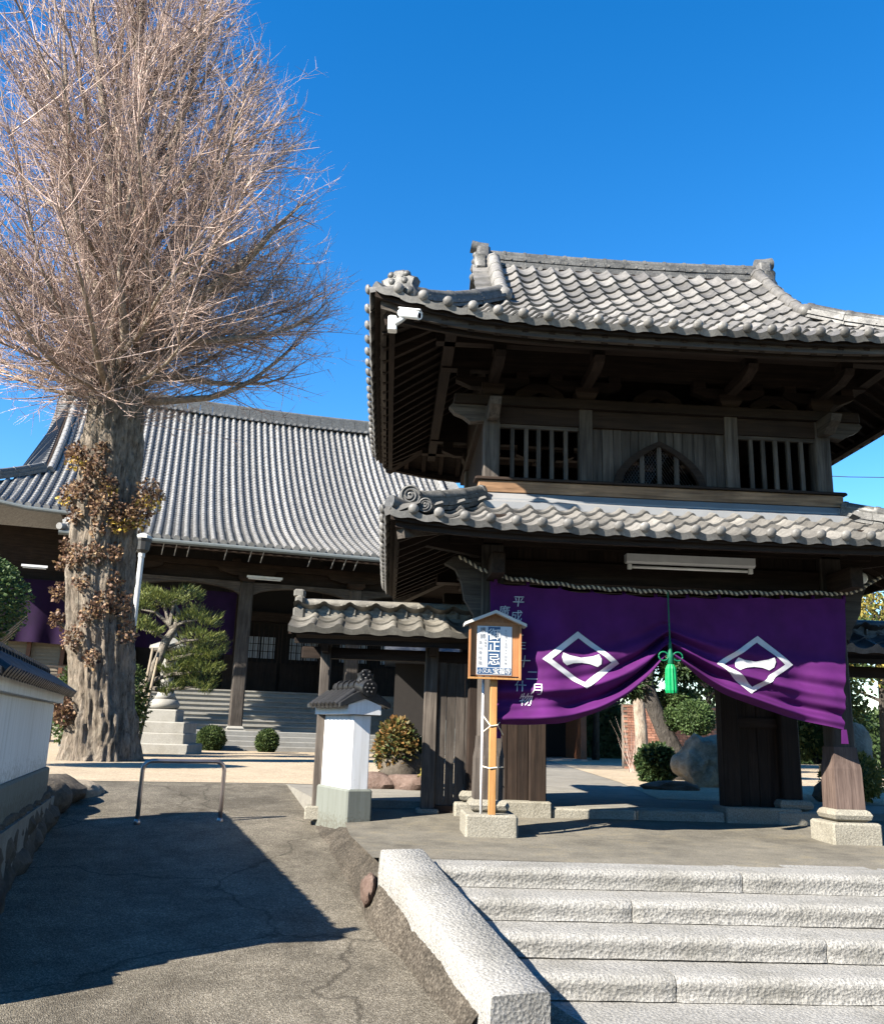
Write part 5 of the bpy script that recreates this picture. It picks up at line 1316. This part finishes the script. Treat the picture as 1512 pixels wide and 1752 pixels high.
limbs.append(grow(axis(9.5)+Vector((-0.4, -0.2, 0)), Vector((-0.9, -0.2, 0.35)), 6.5, 0.18, 0.07, 0.08, 12))
for dx, dy, r0 in ((0, 0, 0.34), (-0.35, 0.1, 0.24), (0.4, -0.15, 0.24), (0.1, 0.4, 0.2), (-0.15, -0.3, 0.2), (0.65, 0.1, 0.17), (-0.7, -0.1, 0.18)):
    limbs.append(grow(axis(10.3)+Vector((dx*0.6, dy*0.6, 0)), Vector((dx*0.55-0.10, dy*0.55, 1)), 11.5, r0, 0.06, 0.05, 16))
for pts, rr in limbs:
    b = MB(); b.tube(pts, rr, 7, True); b.build('limb', 'limb_bark', tree, smooth=True, fix=False)
# shoots on limbs, twigs on shoots (numpy)
S, D, Ls, Rs = [], [], [], []
for pts, rr in limbs:
    n = len(pts)
    for k in range(1, n):
        for _ in range(5):
            t = random.random(); p = pts[k-1].lerp(pts[k], t); dl = (pts[k]-pts[k-1]).normalized()
            rad = Vector((p.x-cen(p.z), p.y, 0)); rad = rad.normalized() if rad.length > 0.1 else Vector((random.gauss(0, 1), random.gauss(0, 1), 0))
            d = (dl*0.5+rad*random.uniform(0.0, 0.9)+Vector((0, 0, random.uniform(-0.35, 0.9)))+Vector((random.gauss(0, 0.5), random.gauss(0, 0.5), random.gauss(0, 0.3)))).normalized()
            L = random.uniform(0.9, 3.0); e = p+d*L
            while L > 0.3 and not inside(e, random.uniform(0.92, 1.10)): L *= 0.8; e = p+d*L
            S.append(p); D.append(d); Ls.append(L); Rs.append(random.uniform(0.010, 0.021))
# epicormic shoots on the upper trunk
for _ in range(330):
    z = random.uniform(7.6, 10.8); a = random.uniform(0, 2*math.pi); p = axis(z)+Vector((math.cos(a), math.sin(a), 0))*trad(z)*0.95
    d = Vector((math.cos(a), math.sin(a), random.uniform(-0.6, 0.9))); S.append(p); D.append(d.normalized()); Ls.append(random.uniform(0.5, 1.8)); Rs.append(0.010)
S = np.array(S); D = np.array(D); Ls = np.array(Ls); Rs = np.array(Rs)
def twig_batch(S, D, L, R, seg, sides, curl, rng, droop=0.0):
    n = len(S); s = unit(np.cross(D, rng.normal(0, 1, (n, 3)))); bend = unit(rng.normal(0, 1, (n, 3))+np.array([0, 0, 0.9]))*curl
    rings = []; cents = []
    for k in range(seg+1):
        t = k/seg; c = S+(D*t+bend*t*t)*L[:, None]; cents.append(c)
        w = np.cross(D, s); rr = (R*(1-0.85*t))[:, None]
        rings.append(np.stack([c+(s*math.cos(a)+w*math.sin(a))*rr for a in [2*math.pi*i/sides for i in range(sides)]], 1))
    V = np.stack(rings, 1).reshape(-1, 3); F_ = []
    base = np.arange(n)[:, None]*(seg+1)*sides
    for k in range(seg):
        for i in range(sides):
            F_.append(base+np.array([[k*sides+i, k*sides+(i+1) % sides, (k+1)*sides+(i+1) % sides, (k+1)*sides+i]]))
    return V, np.concatenate(F_, 0), np.stack(cents, 1)
V, Fc, C = twig_batch(S, D, Ls, Rs, 5, 4, rng.uniform(0.1, 0.5, (len(S), 1)), rng); link('shoots', mesh_np('shoots', V, Fc, 'twig'), tree, kind='stuff')
# twigs
per = np.maximum(2, (Ls/0.20).astype(int)); idx = np.repeat(np.arange(len(S)), per); t = rng.uniform(0.10, 1.0, len(idx)); f4 = t*5; i0 = np.minimum(4, f4.astype(int)); fr = (f4-i0)[:, None]
P = C[idx, i0]*(1-fr)+C[idx, i0+1]*fr; Dd = unit(D[idx]*0.65+rng.normal(0, 0.6, (len(idx), 3))+np.array([0, 0, 0.25])); Lt = rng.uniform(0.22, 0.85, len(idx))*(1.1-0.5*t)
V, Fc, C2 = twig_batch(P, Dd, Lt, rng.uniform(0.005, 0.009, len(idx)), 2, 3, 0.2, rng); link('twigs', mesh_np('twigs', V, Fc, 'twig'), tree, kind='stuff')
# dry leaf tufts clinging to the trunk
tufts = [(-0.75, -0.30, 6.75, 0.22, 60), (-0.55, -0.62, 6.55, 0.34, 150), (-0.1, -0.72, 6.25, 0.34, 150), (0.25, -0.7, 5.9, 0.25, 80), (0.15, -0.72, 5.45, 0.40, 220), (-0.35, -0.74, 5.75, 0.26, 90), (1.05, -0.45, 5.75, 0.42, 260), (0.85, -0.5, 5.30, 0.36, 200), (0.55, -0.62, 5.20, 0.36, 180),
         (-0.72, -0.35, 5.75, 0.30, 120), (-0.62, -0.50, 4.55, 0.16, 40), (-0.78, -0.2, 4.2, 0.16, 40), (0.1, -0.74, 4.35, 0.25, 80), (-0.3, -0.76, 4.3, 0.3, 90), (0.45, -0.62, 4.4, 0.24, 70), (-0.80, -0.25, 3.55, 0.22, 60), (-0.86, -0.2, 2.95, 0.2, 60), (0.3, -0.7, 3.3, 0.3, 110), (0.62, -0.45, 3.3, 0.3, 110), (0.66, -0.4, 2.7, 0.3, 90), (0.0, -0.78, 3.0, 0.25, 60),
         (-0.35, -0.75, 2.5, 0.3, 80), (0.05, -0.76, 2.1, 0.2, 50), (-0.72, -0.45, 1.15, 0.36, 240), (-0.55, -0.66, 0.95, 0.26, 120), (0.1, -0.74, 4.9, 0.2, 50), (-0.15, -0.75, 3.7, 0.2, 50), (0.5, -0.6, 3.8, 0.22, 60), (-0.45, -0.66, 5.2, 0.2, 50), (0.0, -0.72, 6.7, 0.2, 50), (0.35, -0.55, 8.9, 0.25, 70)]
for k, (dx, dy, z, r_, n) in enumerate(tufts):
    c = axis(z); c = Vector((c.x+dx, c.y+dy, z)); P_, d_ = ball_points(int(n*2.2), c, (r_*0.8, r_*0.8, r_), rng, 0.1)
    V, Fc = leaf_cloud(P_, d_, 0.082, rng, 0.8, 0.8); me = mesh_np('leaf_tuft', V, Fc, 'dry_leaf'); me.materials.append(M['yellow_leaf'])
    o = link('leaf_tuft', me, tree, kind='stuff')
    if k in (1, 3, 6, 7, 8, 9):
        mi = np.zeros(len(me.polygons), np.int32); nl = len(me.polygons)//2; sel = (P_[:, 2] < c.z-0.05) & (rng.random(nl) < 0.45); mi[:nl][sel] = 1; mi[nl:][sel] = 1; me.polygons.foreach_set('material_index', mi)
    b = MB(); a0 = axis(z-0.2); q = Vector((c.x-a0.x, c.y-a0.y, 0)).normalized()*trad(z)*0.8
    b.tube([(a0.x+q.x, a0.y+q.y, z-0.22), (c.x, c.y, z-0.05)], [0.09, 0.03], 6); b.build('stub', 'ginkgo_bark', tree)
# ---------------------------------------------------------------- pine with props
pine = thing('garden_pine', 'small trained pine with layered needle pads leaning beside the stone lantern', 'tree', (-7.0, 24.4, COURT))
b = MB(); b.tube([(-0.35, 0, -0.1), (-0.15, 0, 0.55), (0.2, 0, 1.2), (0.55, 0.05, 1.85), (0.82, 0, 2.5), (0.95, 0, 3.0), (1.15, 0.05, 3.35), (1.2, 0, 3.75), (1.0, 0, 4.05)], [0.20, 0.18, 0.16, 0.15, 0.13, 0.12, 0.10, 0.07, 0.04], 9); b.build('trunk', 'pine_bark', pine, smooth=True)
pads = [(0.55, 0, 4.1, 0.75, 0.26), (1.15, -0.1, 4.15, 0.7, 0.24), (1.75, 0, 3.62, 0.65, 0.26), (1.9, -0.1, 3.1, 0.6, 0.24), (1.55, 0.1, 2.65, 0.6, 0.24), (2.0, 0, 2.25, 0.55, 0.22), (1.35, -0.1, 2.2, 0.5, 0.22), (0.35, -0.15, 3.28, 0.5, 0.22), (1.9, 0, 1.85, 0.5, 0.2), (1.2, 0, 1.75, 0.35, 0.16), (2.15, 0.1, 2.75, 0.45, 0.22), (0.2, 0, 3.85, 0.4, 0.16)]
for x, y, z, r_, h in pads:
    n = int(1350*r_); th = rng.uniform(0, 2*math.pi, n); rr = r_*np.sqrt(rng.random(n)); P_ = np.stack([x+rr*np.cos(th), y+rr*np.sin(th)*0.85, z+(x-1.2)*-0.0+h*1.4*(rng.random(n)-0.4)*(1.15-(rr/r_)**2)+0.10*np.sin(4*rr*np.cos(th)/r_+x*5)+0.10*np.cos(5*rr*np.sin(th)/r_+z*7)], 1)
    d_ = unit(np.stack([np.cos(th)*rr/r_, np.sin(th)*rr/r_, np.full(n, 0.9)], 1)+rng.normal(0, 0.35, (n, 3))); s_ = unit(np.cross(d_, rng.normal(0, 1, (n, 3))))*0.011; L_ = rng.uniform(0.10, 0.20, (n, 1))
    V = np.stack([P_-s_, P_+s_, P_+d_*L_], 1).reshape(-1, 3); link('needle_pad', mesh_np('needle_pad', V, np.arange(3*n).reshape(-1, 3), 'pine_needle'), pine)
    b = MB(); b.tube([(1.0 if z > 2.4 else 0.7, 0, max(1.7, min(3.4, z-0.3))), ((x+1.0)/2, y, z-0.12), (x, y, z-0.06)], [0.06, 0.04, 0.015], 6); b.build('branch', 'pine_bark', pine)
for dx in (0.0, 0.12):
    b = MB(); b.tube([(dx*0.6, 0, 0), (0.22+dx, 0.1, 2.75-dx*2)], [0.045, 0.035], 8)
    o = b.build('prop_pole', 'pole_wood', smooth=True, label='pale bamboo prop pole under the pine, the taller of two' if dx == 0 else 'pale bamboo prop pole under the pine, the shorter of two', cat='pole', group='prop poles under the pine' if False else None); o.location = (-6.55+dx*0.3, 24.1, COURT)
# ---------------------------------------------------------------- stone lantern
ln = thing('stone_lantern', 'tall grey stone lantern on stepped pedestal behind the pine', 'lantern', (-6.42, 26.5, COURT))
for n_, (hw, z0, z1) in (('plinth', (0.98, -0.05, 0.27)), ('pedestal', (0.82, 0.27, 0.56)), ('pedestal', (0.80, 0.565, 0.86)), ('pedestal', (0.47, 0.86, 1.2))):
    b = MB(); b.cbox(-hw, hw, -hw, hw, z0, z1, 0.03); b.build(n_, 'lantern_stone', ln)
b = MB(); b.lathe([(0.30, 1.2), (0.40, 1.26), (0.42, 1.36), (0.36, 1.46), (0.30, 1.50)], n=20); b.build('base_ring', 'lantern_stone', ln, smooth=True)
b = MB(); b.lathe([(0.32, 1.5), (0.25, 1.62), (0.19, 1.85), (0.18, 2.1), (0.24, 2.28), (0.36, 2.36), (0.36, 2.42)], n=20); b.build('shaft', 'lantern_stone', ln, smooth=True)
b = MB(); b.lathe([(0.22, 2.42), (0.22, 2.82)], n=6); fb = b.build('fire_box', 'lantern_stone', ln)
b = MB(); b.lathe([(0.56, 2.86), (0.62, 2.92), (0.60, 3.0), (0.30, 3.12), (0.12, 3.25)], n=6); b.build('cap', 'lantern_stone', ln)
b = MB(); b.lathe([(0.10, 3.25), (0.15, 3.34), (0.10, 3.46), (0.01, 3.56)], n=12); b.build('finial', 'lantern_stone', ln, smooth=True)
# ---------------------------------------------------------------- lamp post
lp = thing('lamp_post', 'white garden lamp post with dark lantern head beside the ginkgo trunk', 'lamp', (-6.62, 23.2, COURT))
b = MB(); b.lathe([(0.10, 0), (0.10, 0.3), (0.075, 0.35), (0.07, 5.0), (0.085, 5.02), (0.085, 5.12)], n=14); b.build('pole', 'lamp_pole_paint', lp, smooth=False)
b = MB(); b.lathe([(0.09, 5.12), (0.17, 5.2), (0.20, 5.42), (0.22, 5.46), (0.22, 5.50)], n=10); b.build('lamp_head', 'dark_metal', lp)
b = MB(); b.lathe([(0.24, 5.5), (0.20, 5.58), (0.06, 5.66)], n=10); b.build('lamp_cap', 'white_wall_paint', lp)
b = MB(); b.tube([(0, 0, 3.0), (-0.02, -0.2, 3.05)], 0.03, 6); b.build('bracket', 'lamp_pole_paint', lp)
# ---------------------------------------------------------------- shrubs and garden
shrub('clipped_bush', 'larger clipped round green bush before the hall steps', 'bush', (-5.74, 30.2, COURT-0.02), (0.47, 0.45, 0.42), 5200, 0.07, 'bush_leaf', 21, 'round bushes before the hall', lump=0.1)
shrub('clipped_bush', 'smaller clipped round green bush beside the hall porch column', 'bush', (-3.92, 30.3, COURT-0.02), (0.36, 0.35, 0.38), 3800, 0.07, 'bush_leaf', 22, 'round bushes before the hall', lump=0.1)
o = shrub('shaped_evergreen', 'clipped conical evergreen rising behind the long white wall', 'tree', (-7.75, 16.0, 2.55), (1.15, 1.1, 1.25), 16000, 0.075, 'topiary_leaf', 23, cone=True, lump=0.15)
b = MB(); b.tube([(0, 0, -1.75), (0.1, 0, -0.5), (0.1, 0, 1.0)], [0.12, 0.10, 0.06], 8); b.build('trunk', 'dark_bark', o)
for k in range(7):
    b = MB(); b.tube([(0.1, 0, -0.3+0.1*k), (0.6+0.08*k, -0.1, -0.25+0.13*k), (1.0+0.07*k, -0.2, 0.1+0.12*k)], [0.03, 0.02, 0.006], 5); b.build('bare_branch', 'limb_bark', o)
shrub('camellia_bush', 'dark glossy leaved shrub half hidden behind the ginkgo trunk', 'bush', (-7.15, 23.0, COURT), (1.15, 0.8, 1.3), 7000, 0.10, 'bush_leaf', 24)
shrub('autumn_shrub', 'orange and green shrub growing over rocks behind the side doorway', 'bush', (0.13, 13.75, 0.95), (0.32, 0.3, 0.42), 2600, 0.075, 'autumn_leaf', 25, lump=0.5)
shrub('low_green_shrub', 'low green shrub among the rocks behind the side doorway', 'bush', (0.50, 13.95, 0.95), (0.30, 0.28, 0.27), 1600, 0.07, 'bush_leaf', 26, lump=0.5)
shrub('low_green_shrub', 'tiny yellow green plant beside the plank wall of the side doorway', 'bush', (0.58, 13.1, 0.80), (0.10, 0.1, 0.14), 300, 0.06, 'gold_tree_leaf', 27)
rock('garden_rock', (0.22, 13.7, 1.0), (0.36, 0.3, 0.34), 11.0, 'rubble', label='dark upright garden rock under the orange shrub', cat='rock')
rock('garden_rock', (-0.12, 13.3, 0.86), (0.30, 0.22, 0.17), 12.0, 'red_rock', label='low reddish garden rock next to the white wall end', cat='rock')
rock('garden_rock', (0.42, 13.25, 0.88), (0.36, 0.25, 0.17), 13.0, 'red_rock', flat=0.7, label='flat topped reddish garden rock in front of the dark rock', cat='rock')
# behind the gate passage
rock('garden_rock', (5.62, 16.2, 1.18), (0.46, 0.40, 0.50), 14.0, 'rock', None, 4, 0.42, label='large grey upright boulder seen through the gate passage', cat='rock')
rock('garden_rock', (4.68, 14.9, 0.86), (0.50, 0.22, 0.11), 15.0, 'red_rock', flat=0.75, label='long flat stepping stone on the gravel beyond the gate', cat='rock')
shrub('dark_grass_bush', 'dark spiky leaved bush beside the large boulder', 'bush', (5.18, 17.4, COURT), (0.34, 0.34, 0.36), 3200, 0.10, 'dark_leaf', 31, lump=0.2)
shrub('topiary_ball', 'clipped round topiary ball above the large boulder', 'bush', (6.28, 18.3, 1.72), (0.40, 0.38, 0.36), 4200, 0.055, 'topiary_leaf', 32, lump=0.12)
shrub('topiary_ball', 'smaller clipped topiary ball left of the round one beyond the gate', 'bush', (5.86, 18.6, 1.78), (0.24, 0.24, 0.24), 2200, 0.055, 'topiary_leaf', 33, lump=0.12)
shrub('topiary_ball', 'clipped topiary pad close under the purple curtain edge', 'bush', (6.1, 18.9, 2.25), (0.42, 0.38, 0.22), 3000, 0.055, 'topiary_leaf', 34, lump=0.12)
bp = thing('black_pine', 'dark crooked pine trunk and foliage standing behind the green tassel', 'tree', (5.62, 18.6, COURT))
b = MB(); b.tube([(0.5, 0, -0.1), (0.35, 0, 0.5), (0.1, 0, 1.0), (-0.12, 0, 1.5), (-0.25, 0, 2.0), (-0.1, 0, 2.6), (0.1, 0, 3.2)], [0.2, 0.19, 0.18, 0.17, 0.16, 0.13, 0.06], 10); b.build('trunk', 'dark_bark', bp, smooth=True)
for k, (x, y, z, r_) in enumerate(((-0.6, 0.2, 1.9, 0.6), (0.5, 0, 2.2, 0.5), (-0.3, 0.3, 2.6, 0.8), (-1.1, 0.4, 2.3, 0.6), (0.5, 0.2, 2.9, 0.7), (0.0, 0, 3.4, 0.7), (0.95, 0.3, 2.55, 0.45))):
    n = int(2600*r_); P_, d_ = ball_points(n, (x, y, z), (r_, r_*0.8, r_*0.4), rng, 0.2); V, Fc = leaf_cloud(P_, d_, 0.15, rng, 0.3, 0.7); link('needle_pad', mesh_np('needle_pad', V, Fc, 'dark_leaf'), bp)
pt = thing('courtyard_tree', 'straight slender tree trunk in front of the brick wall beyond the gate', 'tree', (6.35, 22.6, COURT))
b = MB(); b.tube([(0.05, 0, -0.05), (0.02, 0, 1.0), (-0.05, 0, 2.2), (-0.1, 0, 3.5), (0, 0, 5)], [0.19, 0.16, 0.15, 0.13, 0.06], 10); b.build('trunk', 'limb_bark', pt, smooth=True)
for k, (x, y, z, r_) in enumerate(((-0.5, 0.2, 3.2, 0.7), (0.4, 0, 3.6, 0.8), (0, 0, 4.6, 1.0), (-0.6, 0.2, 4.2, 0.7))):
    P_, d_ = ball_points(1800, (x, y, z), (r_, r_, r_*0.6), rng, 0.2); V, Fc = leaf_cloud(P_, d_, 0.12, rng); link('foliage', mesh_np('foliage', V, Fc, 'dark_leaf'), pt)
tw = thing('bare_shrub', 'thin bare twiggy shrub left of the slender trunk beyond the gate', 'bush', (5.9, 21.9, COURT))
n = 16; S_ = np.zeros((n, 3))+rng.normal(0, 0.05, (n, 3))*np.array([1, 1, 0]); D_ = unit(rng.normal(0, 0.3, (n, 3))+np.array([0, 0, 1])); V, Fc, _ = twig_batch(S_, D_, rng.uniform(0.7, 1.4, n), np.full(n, 0.006), 4, 4, 0.2, rng); link('twigs', mesh_np('twigs', V, Fc, 'twig'), tw, kind='stuff')
# brick wall
bw = thing('brick_wall', 'weathered orange brick wall behind the slender trunk beyond the gate', 'wall', (7.2, 24.6, COURT))
b = MB(); b.box(-0.75, 1.9, 0.02, 0.22, -0.1, 1.72); b.build('wall_core', 'brick_mortar', bw)
me = MB().box(-0.105, 0.105, 0, 0.02, -0.029, 0.029).mesh('brick', 'brick')
for j in range(25):
    for i in range(12):
        x = -0.64+i*0.22+(0.11 if j % 2 else 0)
        if x > 1.8: continue
        link('brick', me, bw, Matrix.Translation((x, random.uniform(-0.004, 0.004), 0.03+j*0.068)))
# annex in deep shade
an = thing('annex_building', 'shaded low annex building with grey pillar and pale door beyond the gate', 'building', (3.6, 31.5, COURT))
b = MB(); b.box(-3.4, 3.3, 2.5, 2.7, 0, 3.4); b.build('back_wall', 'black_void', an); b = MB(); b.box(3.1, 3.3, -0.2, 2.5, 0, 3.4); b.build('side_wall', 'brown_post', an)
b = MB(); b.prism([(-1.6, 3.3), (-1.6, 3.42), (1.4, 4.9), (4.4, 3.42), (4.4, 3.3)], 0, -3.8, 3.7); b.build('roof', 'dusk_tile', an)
for x in (-2.2, -0.35, 1.3):
    b = MB(); b.cbox(x-0.17, x+0.17, -0.2, 0.14, 0.22, 3.3, 0.02); b.build('pillar', 'lantern_stone', an); b = MB(); b.cbox(x-0.34, x+0.34, -0.4, 0.3, -0.02, 0.22, 0.02); b.build('pillar_base', 'lantern_stone', an)
b = MB(); b.box(-1.5, -0.8, 2.44, 2.5, 0.05, 2.0); b.build('door', 'gutter', an); b = MB(); b.box(-0.75, -0.72, 2.40, 2.5, 0.0, 2.1); b.build('door_frame', 'grey_metal', an)
b = MB(); b.cbox(-3.4, 3.3, -0.6, 2.5, -0.1, 0.05, 0.02); b.build('floor_slab', 'hall_stone', an)
# right of the gate
shrub('golden_bush', 'yellow green bush behind the right side doorway', 'bush', (6.9, 14.3, 1.35), (0.75, 0.6, 0.75), 5200, 0.08, 'gold_tree_leaf', 41, lump=0.4)
shrub('round_garden_bush', 'olive clipped bush in front of the pale rock right of the gate', 'bush', (6.75, 13.0, COURT), (0.42, 0.4, 0.36), 3200, 0.06, 'gold_tree_leaf', 42, lump=0.15)
rock('garden_rock', (7.1, 13.6, 1.35), (0.34, 0.3, 0.60), 16.0, 'rock', label='tall pale rock beyond the right side doorway', cat='rock')
rock('garden_rock', (6.5, 12.9, 0.95), (0.35, 0.25, 0.22), 17.0, 'rubble', label='dark low rock beside the olive bush right of the gate', cat='rock')
def leafy_tree(name, label, loc, h, r, n, size, mat, seed, group=None):
    rg = np.random.default_rng(seed); o = thing(name, label, 'tree', loc, 0, group); b = MB()
    b.tube([(0, 0, -0.1), (0.05*h*0.2, 0, h*0.4), (0, 0, h*0.85)], [0.05*h*0.5, 0.03*h*0.5, 0.03], 8); b.build('trunk', 'dark_bark', o, smooth=True)
    for k in range(12):
        a = k*2.4; z = h*(0.35+0.05*k); b = MB(); b.tube([(0, 0, z*0.8), (math.cos(a)*r*0.5, math.sin(a)*r*0.5, z), (math.cos(a)*r*0.8, math.sin(a)*r*0.8, z+0.1*h)], [0.06, 0.035, 0.01], 5); b.build('limb', 'dark_bark', o)
    cl = rg.normal(0, 1, (26, 3)); cl = unit(cl)*rg.uniform(0.35, 0.95, (26, 1))*np.array([r, r, h*0.36])+np.array([0, 0, h*0.66])
    P_ = cl[rg.integers(0, 26, n)]+rg.normal(0, 1, (n, 3))*r*0.17; d_ = unit(P_-np.array([0, 0, h*0.6])); V, Fc = leaf_cloud(P_, d_, size, rg, 0.6, 0.8); link('crown', mesh_np('crown', V, Fc, mat), o)
    return o
leafy_tree('golden_tree', 'yellow leaved tree rising behind the right side doorway roof', (15.4, 27.5, COURT), 6.8, 2.3, 9000, 0.16, 'gold_tree_leaf', 51)
leafy_tree('evergreen_tree', 'dark evergreen tree beyond the brick wall', (10.2, 28.5, COURT), 5.6, 1.9, 7000, 0.16, 'dark_leaf', 52)
leafy_tree('evergreen_tree', 'dark evergreen tree standing behind the annex side wall', (7.6, 33.0, COURT), 6.0, 2.0, 7000, 0.16, 'dark_leaf', 53)
leafy_tree('evergreen_tree', 'olive green tree between the brick wall and the golden tree', (12.4, 25.5, COURT), 4.6, 1.9, 7000, 0.16, 'bush_leaf', 54)
hd = thing('clipped_hedge', 'long dark clipped hedge closing the courtyard behind the brick wall', 'hedge', (18, 36.5, COURT)); P_ = np.stack([rng.uniform(-15, 15, 26000), rng.uniform(-0.6, 0.6, 26000), rng.uniform(0, 2.3, 26000)], 1); d_ = unit(np.stack([rng.normal(0, 0.3, 26000), np.full(26000, -1.0), rng.normal(0.3, 0.4, 26000)], 1)); V, Fc = leaf_cloud(P_, d_, 0.2, rng); link('foliage', mesh_np('foliage', V, Fc, 'dark_leaf'), hd)
b = MB(); b.box(-15, 15, -0.35, 0.35, -0.1, 2.1); b.build('inner_foliage', 'dark_leaf', hd)
cs = thing('copper_lantern', 'green copper lantern roof with spire beyond the right side doorway', 'lantern', (16.95, 29.6, COURT))
b = MB(); b.lathe([(0.5, 0), (0.4, 0.5), (0.25, 0.7), (0.22, 3.6), (0.4, 3.8), (0.4, 4.6)], n=8); b.build('body', 'copper', cs); b = MB(); b.lathe([(0.75, 4.6), (0.35, 4.9), (0.12, 5.15)], n=8); b.build('roof', 'copper', cs); b = MB(); b.lathe([(0.06, 5.15), (0.13, 5.3), (0.05, 5.4), (0.04, 5.9), (0.01, 6.0)], n=10); b.build('spire', 'copper', cs)
for k, (y0, z0, z1) in enumerate(((44, 13.2, 16.0), (44, 16.2, 17.2), (44, 12.2, 13.6))):
    b = MB(); b.tube([(-6+24*i/12, 0, (z1-z0)*(i/12-0.5)*2-1.0*math.sin(math.pi*i/12)) for i in range(13)], 0.022, 5)
    o = b.build('overhead_wire', 'wire', label=['thin black overhead wire rising steeply right of the upper gate storey', 'highest thin overhead wire below the upper gate eave on the right', 'lowest thin overhead wire just above the right lower roof'][k], cat='wire', group='overhead wires right of the gate'); o.location = (22, y0, (z0+z1)/2)

# ---------------------------------------------------------------- hedge added behind the viewer, out of view, to deepen the gate's shade
hs_ = thing('added_shade_hedge', 'tall dark clipped hedge along the far side of the street facing the gate', 'hedge', (0, -9.0, 0))
n = 14000; P_ = np.stack([rng.uniform(-24, 24, n), rng.uniform(-0.5, 0.5, n), rng.uniform(0, 4.2, n)], 1); d_ = unit(np.stack([rng.normal(0, 0.3, n), np.full(n, 1.0), rng.normal(0.3, 0.4, n)], 1)); V, Fc = leaf_cloud(P_, d_, 0.25, rng); link('foliage', mesh_np('foliage', V, Fc, 'dark_leaf'), hs_)
b = MB(); b.box(-24, 24, -0.4, 0.4, -0.02, 4.0); b.build('inner_foliage', 'dark_leaf', hs_)
